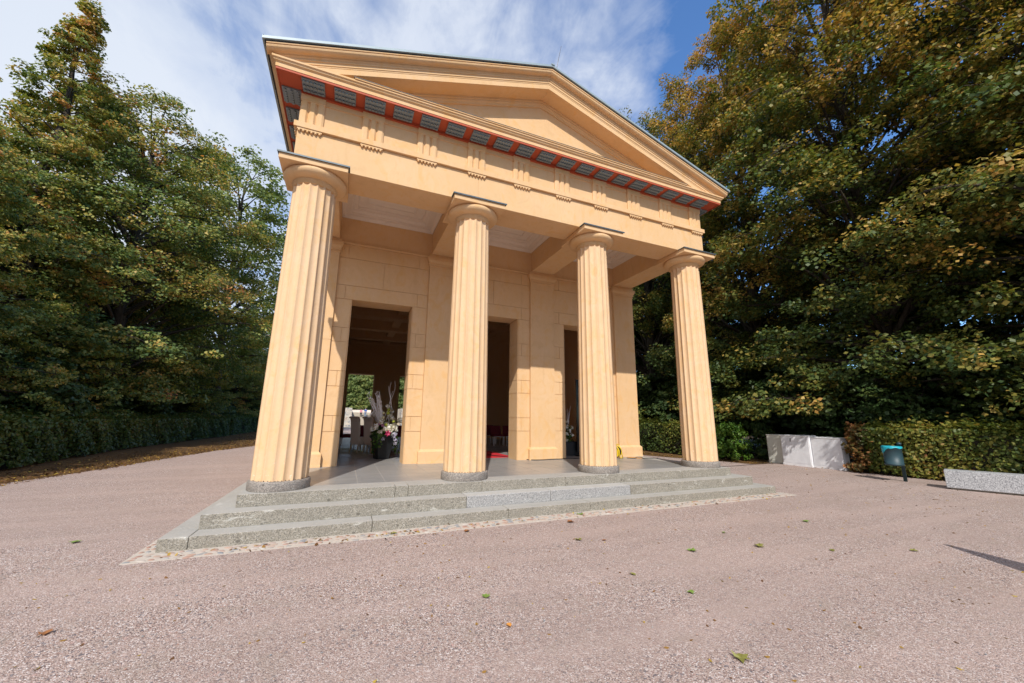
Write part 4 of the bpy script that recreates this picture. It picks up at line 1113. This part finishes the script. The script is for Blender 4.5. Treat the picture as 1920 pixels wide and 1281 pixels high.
reg('dark_a', 18.0, .8, 6.0, dome, 80, 24, .34, 'maple5', 51, t_dark, .13, mat='dark_leaf', cr=.95, trunk_r=.3)
reg('far_a', 15.0, .4, 6.5, dome, 90, 30, .42, 'rhomb', 71, t_pale, .16, mat='pale_tree', cr=1.1, trunk_r=.3)
reg('shrub_a', 4.4, .25, 2.6, dome, 34, 24, .17, 'maple5', 61, t_dark, .14, mat='dark_leaf', cr=.42, trunk_r=.05, inner=.2)

def tree(key, x, y, name, label, cat, group, s=1.0, rz=0.0, sz=None):
    t = empty(name, (x, y, 0), label, cat, group, rz)
    t.scale = (s, s, sz or s)
    a = bpy.data.objects.new('trunk', TM[key][0]); COL.objects.link(a); a.parent = t
    b = bpy.data.objects.new('crown', TM[key][1]); COL.objects.link(b); b.parent = t
    return t
GL = 'lime trees behind the left hedge'; GR = 'maples behind the right hedges'
tree('lime_c', -12.5, 5.0, 'lime_tree', 'low broad lime tree at the left edge of the photo behind the hedge', 'tree', GL, .60, 1.0)
tree('lime_a', -13.2, 16.6, 'lime_tree', 'tallest lime tree with a pointed leader, rising to the top edge on the left', 'tree', GL, 1.01, .4)
tree('lime_b', -11.8, 10.2, 'lime_tree', 'lime tree in front of the tall pointed one, left of centre of the left row', 'tree', GL, .70, 2.2)
tree('lime_c', -12.2, 21.8, 'lime_tree', 'yellowing lime tree just right of the tall pointed one', 'tree', GL, 1.2, 2.9)
tree('lime_b', -12.2, 29.0, 'lime_tree', 'lime tree with a long limb reaching right over the path', 'tree', GL, .98, 4.1)
tree('lime_b', -10.5, 43.5, 'lime_tree', 'darker lime tree where the left hedge runs into the distance', 'tree', GL, .82, .2)
tree('pale_a', -10.4, 36.0, 'ash_tree', 'open pale green tree with bare limbs nearest the temple on its left side', 'tree', None, 1.25, 1.4)
tree('lime_c', -9.0, 55.0, 'lime_tree', 'farthest lime tree of the left row close to the left column', 'tree', GL, .9, 5.0)
tree('lime_b', -18.5, 10.0, 'lime_tree', 'back-row lime tree at far left seen through gaps', 'tree', GL, .85, 5.1)
tree('dark_a', -18.0, 18.0, 'shade_tree', 'dark tree in the second row behind the tall pointed lime', 'tree', 'dark back-row trees', .85, 1.3)
tree('dark_a', -18.0, 27.0, 'shade_tree', 'dark back-row tree behind the yellowing lime', 'tree', 'dark back-row trees', .85, 3.3)
tree('dark_a', -17.0, 38.0, 'shade_tree', 'dark back-row tree towards the far end of the left hedge', 'tree', 'dark back-row trees', .85, 4.3)
MR = [('maple_a', 21.6, -4.9, 1.0, .3, 'great maple at the right edge above the granite bench'),
      ('maple_b', 20.2, 1.2, 1.08, 1.5, 'great golden-brown maple rising behind the grey cabinets to the top edge'),
      ('maple_a', 21.5, 6.6, .95, 2.7, 'tall maple whose crown makes the skyline right of the pediment'),
      ('maple_c', 20.3, 13.6, .96, 4.0, 'greener maple just right of the temple cornice'),
      ('maple_c', 19.8, 20.5, .86, 5.3, 'maple seen between the right column and the cella corner'),
      ('maple_c', 21.0, 28.0, .80, .9, 'farther maple behind the right side of the temple'),
      ('maple_a', 22.5, -12.0, 1.0, 2.0, 'maple just beyond the right edge shading the bench end')]
for k, x, y, s, r, lb in MR: tree(k, x, y, 'maple_tree', lb, 'tree', GR, s, r)
for x, y, s, r, lb in ((27.5, -2, .95, 0, 'dark back-row tree behind the maple above the bench'), (27.5, 6, .75, 2, 'dark back-row tree behind the cabinets'),
                       (27.5, 15, .8, 4, 'dark back-row tree behind the skyline maple'), (28, 24, 1.1, 1, 'dark back-row tree beyond the temple on its right'), (27.5, -10, .95, 3, 'dark back-row tree past the right edge')):
    tree('dark_a', x, y, 'shade_tree', lb, 'tree', 'dark back-row trees', s, r)
for i, (x, y, s, r) in enumerate([(-24, 92, 1.0, 0), (-13, 90, .95, 1), (-3, 93, 1.0, 2), (5, 89, .9, 3.3), (13, 92, 1.0, 4.2), (22, 90, .95, 5.2), (32, 88, 1.0, .5)]):
    tree('far_a', x, y, 'park_tree', ['far tree at the left end behind the temple', 'far tree left of the distant stairway, second from the left', 'far tree just left of the stairway parapet', 'far green tree framed by the left rear opening above the two people', 'far tree behind the right rubble wall', 'far tree right of the rubble wall behind the temple', 'far tree at the right end behind the temple'][i], 'tree', 'far trees beyond the stairway', s, r)
for x, y, r, lb in ((-1, 99, 1, 'second-line far tree behind the stairway on its left'), (7, 98, 2, 'second-line far tree straight behind the stairway'), (15, 99, 3, 'second-line far tree behind the right rubble wall'), (-12, 99, 4, 'second-line far tree behind the temple, well left')):
    tree('far_a', x, y, 'park_tree', lb, 'tree', 'far trees beyond the stairway', 1.15, r)
# understorey shrubs
i = 0
pos_l = [('left', x, y) for x, y in ((-11.0, 3.5), (-12.8, 8.2), (-11.2, 13), (-12.6, 18), (-11.4, 24), (-12, 31), (-11.4, 38), (-10.6, 45), (-16, 13), (-16, 22), (-15.5, 33), (-16, 5), (-10.0, 52))]
pos_r = [('right', x, y) for x, y in ((19.5, -6.5), (20.8, -2.2), (19.6, 1.6), (20.4, 5.2), (19.2, 8.8), (20.4, 12.6), (19.4, 17), (20.6, 22), (24, -5), (24.5, 1), (24, 7), (24, 14), (24, 21), (19.2, 26))]
wh_l = ['at the near end', 'in front of the left-edge lime', 'under the small lime', 'under the yellowing lime', 'between the yellowing and the limbed lime', 'under the limbed lime', 'under the darker lime', 'beneath the open pale tree', 'in the second row behind the tall lime', 'in the second row behind the yellowing lime', 'in the second row near the far end', 'in the second row at the near end', 'at the far end of the hedge']
wh_r = ['beyond the bench', 'between the two great maples', 'right behind the cabinets', 'beside the bright green bush', 'behind the right column', 'beyond the cella corner', 'farther behind the temple flank', 'near the far hedge end', 'in the second row beyond the bench', 'in the second row behind the cabinets', 'in the second row behind the bright bush', 'in the second row behind the column', 'in the second row at the far end', 'at the far end of the right hedge']
rg = np.random.default_rng(77)
for q, (sd, x, y) in enumerate(pos_l+pos_r):
    wh = (wh_l+wh_r)[q]
    tree('shrub_a', x, y, 'understory_shrub', 'dark shrub behind the %s hedge, %s' % (sd, wh), 'shrub', 'undergrowth shrubs', rg.uniform(.8, 1.15), rg.uniform(0, 6))

# hedges -------------------------------------------------------------------
def hedge(name, path, width, h, label, mat, n, size, seed, core=True, tshift=0.0, shape='oval', group='clipped hedges'):
    rg = np.random.default_rng(seed)
    pts = [Vector((*p, 0)) for p in path]
    t = empty(name, tuple(pts[0]), label, 'hedge', group)
    segl = [(pts[i+1]-pts[i]).length for i in range(len(pts)-1)]; tot = sum(segl)
    P = []; N = []
    for i, Ls in enumerate(segl):
        m = int(n*Ls/tot); d = (pts[i+1]-pts[i]).normalized(); sd = Vector((-d.y, d.x, 0)); d = np.array(d); sd = np.array(sd)
        s = rg.uniform(0, Ls, m); f = rg.random(m); W = width
        per = np.where(f < .40, 0, np.where(f < .66, 1, 2))      # side A, side B, top
        u = rg.random(m)
        wob = .07*np.sin(s*1.3+seed)+.06*np.sin(s*3.1+u*5)+.05*np.sin(s*7.3+u*11+seed)+rg.normal(size=m)*.06
        lat = np.where(per == 0, -W/2-wob, np.where(per == 1, W/2+wob, (u-.5)*W))
        z = np.where(per == 2, h+.05*np.sin(s*2.1)+.04*np.sin(s*6.1+u*4)+rg.normal(size=m)*.05+np.abs(rg.normal(size=m))**2*.04, .06+u**.9*(h-.04))
        base = np.array(pts[i])
        P.append(base+d*s[:, None]+sd*lat[:, None]+np.array([0, 0, 1])*z[:, None])
        nn = np.where((per == 0)[:, None], -sd, np.where((per == 1)[:, None], sd, np.array([0, 0, 1.])))
        N.append(nn*.8+rg.normal(size=(m, 3))*.5+np.array([0, 0, .45]))
    # ends
    for e, dd in ((pts[0], -(pts[1]-pts[0]).normalized()), (pts[-1], (pts[-1]-pts[-2]).normalized())):
        m = int(n*width/tot*.55); dd = np.array(dd); sd = np.array([-dd[1], dd[0], 0])
        P.append(np.array(e)+dd*(.03+rg.normal(size=(m, 1))*.05)+sd*((rg.random((m, 1))-.5)*width)+np.array([0, 0, 1])*(.06+rg.random((m, 1))*(h-.04)))
        N.append(dd*.8+rg.normal(size=(m, 3))*.5+np.array([0, 0, .45]))
    P = np.concatenate(P); N = np.concatenate(N)
    tt = .38+.26*vnoise(P, 1.1, seed)+rg.normal(size=len(P))*.17+tshift+.08*(P[:, 2]-h/2)
    link('leaves', leafmesh('hedge_leaves', P, N, size*rg.uniform(.65, 1.25, len(P)), shape, tt, rg), mat, t)
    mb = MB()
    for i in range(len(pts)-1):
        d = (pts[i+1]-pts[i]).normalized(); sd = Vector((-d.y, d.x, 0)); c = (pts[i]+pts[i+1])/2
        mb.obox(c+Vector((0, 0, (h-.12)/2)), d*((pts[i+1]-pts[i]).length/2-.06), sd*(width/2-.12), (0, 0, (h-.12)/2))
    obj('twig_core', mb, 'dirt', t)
    return t
hedge('hedge', [(-8.0, -3), (-8.75, 9), (-9.4, 17), (-9.0, 25), (-8.6, 32)], 1.3, 1.40, 'long dark clipped hedge running into the distance on the left', 'hedge_dark', 76000, .12, 1, tshift=.06)
hedge('hedge', [(-8.6, 33.5), (-8.4, 52)], 1.2, 1.5, 'far section of the left hedge beyond the gap by the lime', 'hedge_dark', 16000, .14, 2)
hedge('hedge', [(17.25, -9), (17.3, .15)], 1.4, 1.42, 'sunlit yellow-green clipped hedge behind the litter bin and bench', 'hedge', 42000, .105, 3, tshift=.16)
hedge('hedge', [(16.3, 5.9), (16.9, 22)], 1.3, 1.45, 'clipped hedge behind the right column with a dark green face', 'hedge', 36000, .10, 4, tshift=-.02)

def bush(name, c, r, h, n, size, mat, label, seed, shape='oval', tsh=0.):
    rg = np.random.default_rng(seed)
    t = empty(name, (c[0], c[1], 0), label, 'shrub')
    m = n//22; z = rg.uniform(.1, h, m); a = rg.uniform(0, 2*PI, m)
    rr = r*np.sqrt(np.clip(1-((z/h-.35)/.75)**2, .05, 1))*rg.uniform(.35, 1.05, m)
    C = np.stack([rr*np.cos(a), rr*np.sin(a), z], 1)
    idx = np.repeat(np.arange(m), 22)
    P = C[idx]+rg.normal(size=(len(idx), 3))*.075*np.array([1, 1, .7])
    N = C[idx]*np.array([1, 1, 0])+np.array([0, 0, .5])+rg.normal(size=P.shape)*.35
    tt = .5+tsh+.2*rg.normal(size=m)[idx]+rg.normal(size=len(P))*.15
    link('leaves', leafmesh('bush_leaves', P, N, size*rg.uniform(.6, 1.2, len(P)), shape, tt, rg), mat, t, world_space=False)
    mb = MB()
    for k in range(16):
        j = rg.integers(0, m); mb.tube([(0, 0, -.05), C[j]*np.array([.4, .4, .6]), C[j]], [.018, .012, .005], 4)
    obj('stems', mb, 'bark', t, 0, False)
bush('bright_bush', (16.1, 4.75), .72, 1.45, 5200, .10, 'fresh_leaf', 'bright green young bush just right of the right column', 91)
bush('rusty_shrub', (16.75, .35), .50, 1.50, 2600, .115, 'rust_leaf', 'rust-brown leaved shrub at the hedge end left of the litter bin', 92)
bush('low_sapling', (17.6, 4.3), .5, 1.5, 1500, .11, 'dark_leaf', 'dark low sapling in the gap between bright bush and cabinets', 93)

# ================================================================= FALLEN LEAVES
LP = [(2.19, -3.59, .085, 'green', 'maple5'), (2.19, -4.14, .07, 'orange', 'oval'), (4.02, -4.23, .075, 'green', 'maple5'), (3.50, -5.13, .115, 'olive', 'maple5'), (3.80, -3.67, .08, 'olive', 'oval'),
      (5.0, -3.34, .12, 'green', 'maple5'), (5.97, -3.54, .13, 'olive', 'maple5'), (4.71, -1.24, .13, 'green', 'maple5'), (3.91, -2.44, .11, 'olive', 'maple5'), (4.30, -1.62, .13, 'brown', 'maple5'), (-2.17, -.22, .12, 'green', 'maple5'),
      (-1.05, -2.97, .09, 'brown', 'maple5'), (1.62, -1.28, .12, 'olive', 'maple5'), (2.62, -1.51, .12, 'brown', 'oval'), (4.23, -2.59, .07, 'brown', 'oval'), (6.09, -2.92, .08, 'green', 'oval'), (7.94, -2.95, .11, 'green', 'maple5'), (6.70, -3.98, .09, 'olive', 'oval'), (7.68, -4.38, .09, 'olive', 'maple5')]
LL = ['small green maple leaf on the gravel left of centre near the bottom', 'small orange leaf below the left green one', 'green leaf with a curled edge in the lower middle gravel', 'largest olive maple leaf at the bottom right of centre', 'olive leaf between the steps and the lower green leaf',
      'green maple leaf on the gravel in front of the right step joint', 'broad olive maple leaf right of the green one', 'big green maple leaf at the foot of the lowest step', 'olive maple leaf on the gravel below the pale step blocks', 'brown curled maple leaf beside the green one at the step foot', 'green leaf alone on the gravel left of the steps',
      'brown leaf at the lower left of the gravel', 'olive leaf lying on the cobble strip below the left column', 'brown leaf at the edge of the cobble strip', 'small brown leaf right of the olive one near the steps', 'small green leaf in the gravel before the right step end', 'green leaf far right beyond the step end', 'olive leaf in the right foreground gravel', 'olive leaf near the pointed shadow on the right']
lm = {}
for nm, c in (('green', (.16, .24, .04)), ('orange', (.62, .26, .05)), ('olive', (.21, .20, .045)), ('brown', (.28, .11, .035))): lm[nm] = mat_plain('fallen_'+nm, c, .6, var=.3, scale=40)
rg = np.random.default_rng(4)
for (x, y, s, c, sh), lb in zip(LP, LL):
    P2 = np.array(SHAPES['maple' if sh == 'maple5' else sh]); a = rg.uniform(0, 6.28); ca, sa = math.cos(a), math.sin(a)
    vs = [(0, 0, .008)]
    for u, v in P2: vs.append((s*(u*ca-v*sa), s*(u*sa+v*ca), .006+.10*s*rg.random()+abs(u)*s*.45*rg.random()))
    k = len(P2); me = MB().add(vs, [(0, i+1, (i+1) % k+1) for i in range(k)]); tp = Vector((s*(.5*sa), -s*.5*ca, .01))
    o = obj('fallen_leaf', me, lm[c], None); o.location = (x, y, .002)
    tag(o, lb, 'leaf', 'fallen leaves on the gravel')
# litter: small bits on the gravel and the drift under the hedges
P = []; S = []; TT = []
n = 950; P.append(np.stack([rg.uniform(-5, 14, n), rg.uniform(-7, -1.0, n), np.full(n, .006)], 1)); S.append(rg.uniform(.015, .045, n)); TT.append(rg.uniform(.2, 1, n))
n = 160; P.append(np.stack([rg.uniform(-1, 10, n), -1.28+rg.normal(size=n)*.12, np.full(n, .018)], 1)); S.append(rg.uniform(.025, .07, n)); TT.append(rg.uniform(.2, 1, n))
n = 260; P.append(np.stack([rg.uniform(10.5, 16, n), rg.uniform(-4, 8, n), np.full(n, .006)], 1)); S.append(rg.uniform(.03, .09, n)); TT.append(rg.uniform(.1, .9, n))
n = 11000; yy = rg.uniform(2, 44, n); edge = np.interp(yy, [2, 7, 9, 12, 15.7, 18.5, 24, 40, 50], [-7, -6.2, -5.8, -5.4, -4.7, -3.8, -4.1, -6.5, -7.5])
P.append(np.stack([edge+.25-np.abs(rg.normal(size=n))*1.25, yy, np.full(n, .012)+rg.random(n)*.02], 1)); S.append(rg.uniform(.03, .085, n)); TT.append(rg.uniform(0, 1, n)**1.8)
n = 2600; yy = rg.uniform(-8, 20, n); edge = np.interp(yy, [-8, .6, 3.3, 3.5, 4.2, 6.3, 8, 20], [16.6, 16.7, 16.6, 15.6, 15.4, 14.6, 14.4, 15])
P.append(np.stack([edge+np.abs(rg.normal(size=n))*.45-.15, yy, np.full(n, .012)+rg.random(n)*.015], 1)); S.append(rg.uniform(.04, .09, n)); TT.append(rg.uniform(0, .9, n))
P = np.concatenate(P); S = np.concatenate(S); TT = np.concatenate(TT)
inside = (P[:, 0] > -1.07) & (P[:, 0] < 10.1) & (P[:, 1] > -1.08) & (P[:, 1] < 22)
P, S, TT = P[~inside], S[~inside], TT[~inside]
N = np.array([0, 0, 1.])+rg.normal(size=P.shape)*.28
o = link('leaf_litter', leafmesh('leaf_litter', P, N, S, 'oval', TT, rg, fold=.2), 'litter'); o['kind'] = 'stuff'; o['label'] = 'scattered brown and yellow leaf litter along hedges and over the gravel'; o['category'] = 'leaf litter'

# loose stones on the gravel
rg = np.random.default_rng(12); vs = []; fs = []; tn = []
for q in range(1100):
    x, y = rg.uniform(-3.5, 9), -1.5-rg.random()**.8*5.2; r = rg.uniform(.004, .011); o_ = len(vs)
    a = rg.uniform(0, 6.28); e = rg.uniform(.6, 1.0)
    for k in range(5):
        b_ = a+2*PI*k/5; vs.append((x+r*math.cos(b_), y+r*e*math.sin(b_), .002+r*.25))
    vs += [(x, y, .002+r*.9), (x, y, -.002)]
    for k in range(5): fs += [(o_+k, o_+(k+1) % 5, o_+5), (o_+(k+1) % 5, o_+k, o_+6)]; tn += [0, 0]
    t_ = rg.random(); tn[-10:] = [t_]*10
me = bpy.data.meshes.new('loose_stones'); me.from_pydata(vs, [], fs)
a = me.attributes.new('tint', 'FLOAT', 'FACE'); a.data.foreach_set('value', np.array(tn, dtype=np.float32))
o = link('loose_stones', me, 'cobble'); o['kind'] = 'stuff'; o['label'] = 'loose small stones scattered over the pink gravel'; o['category'] = 'stones'
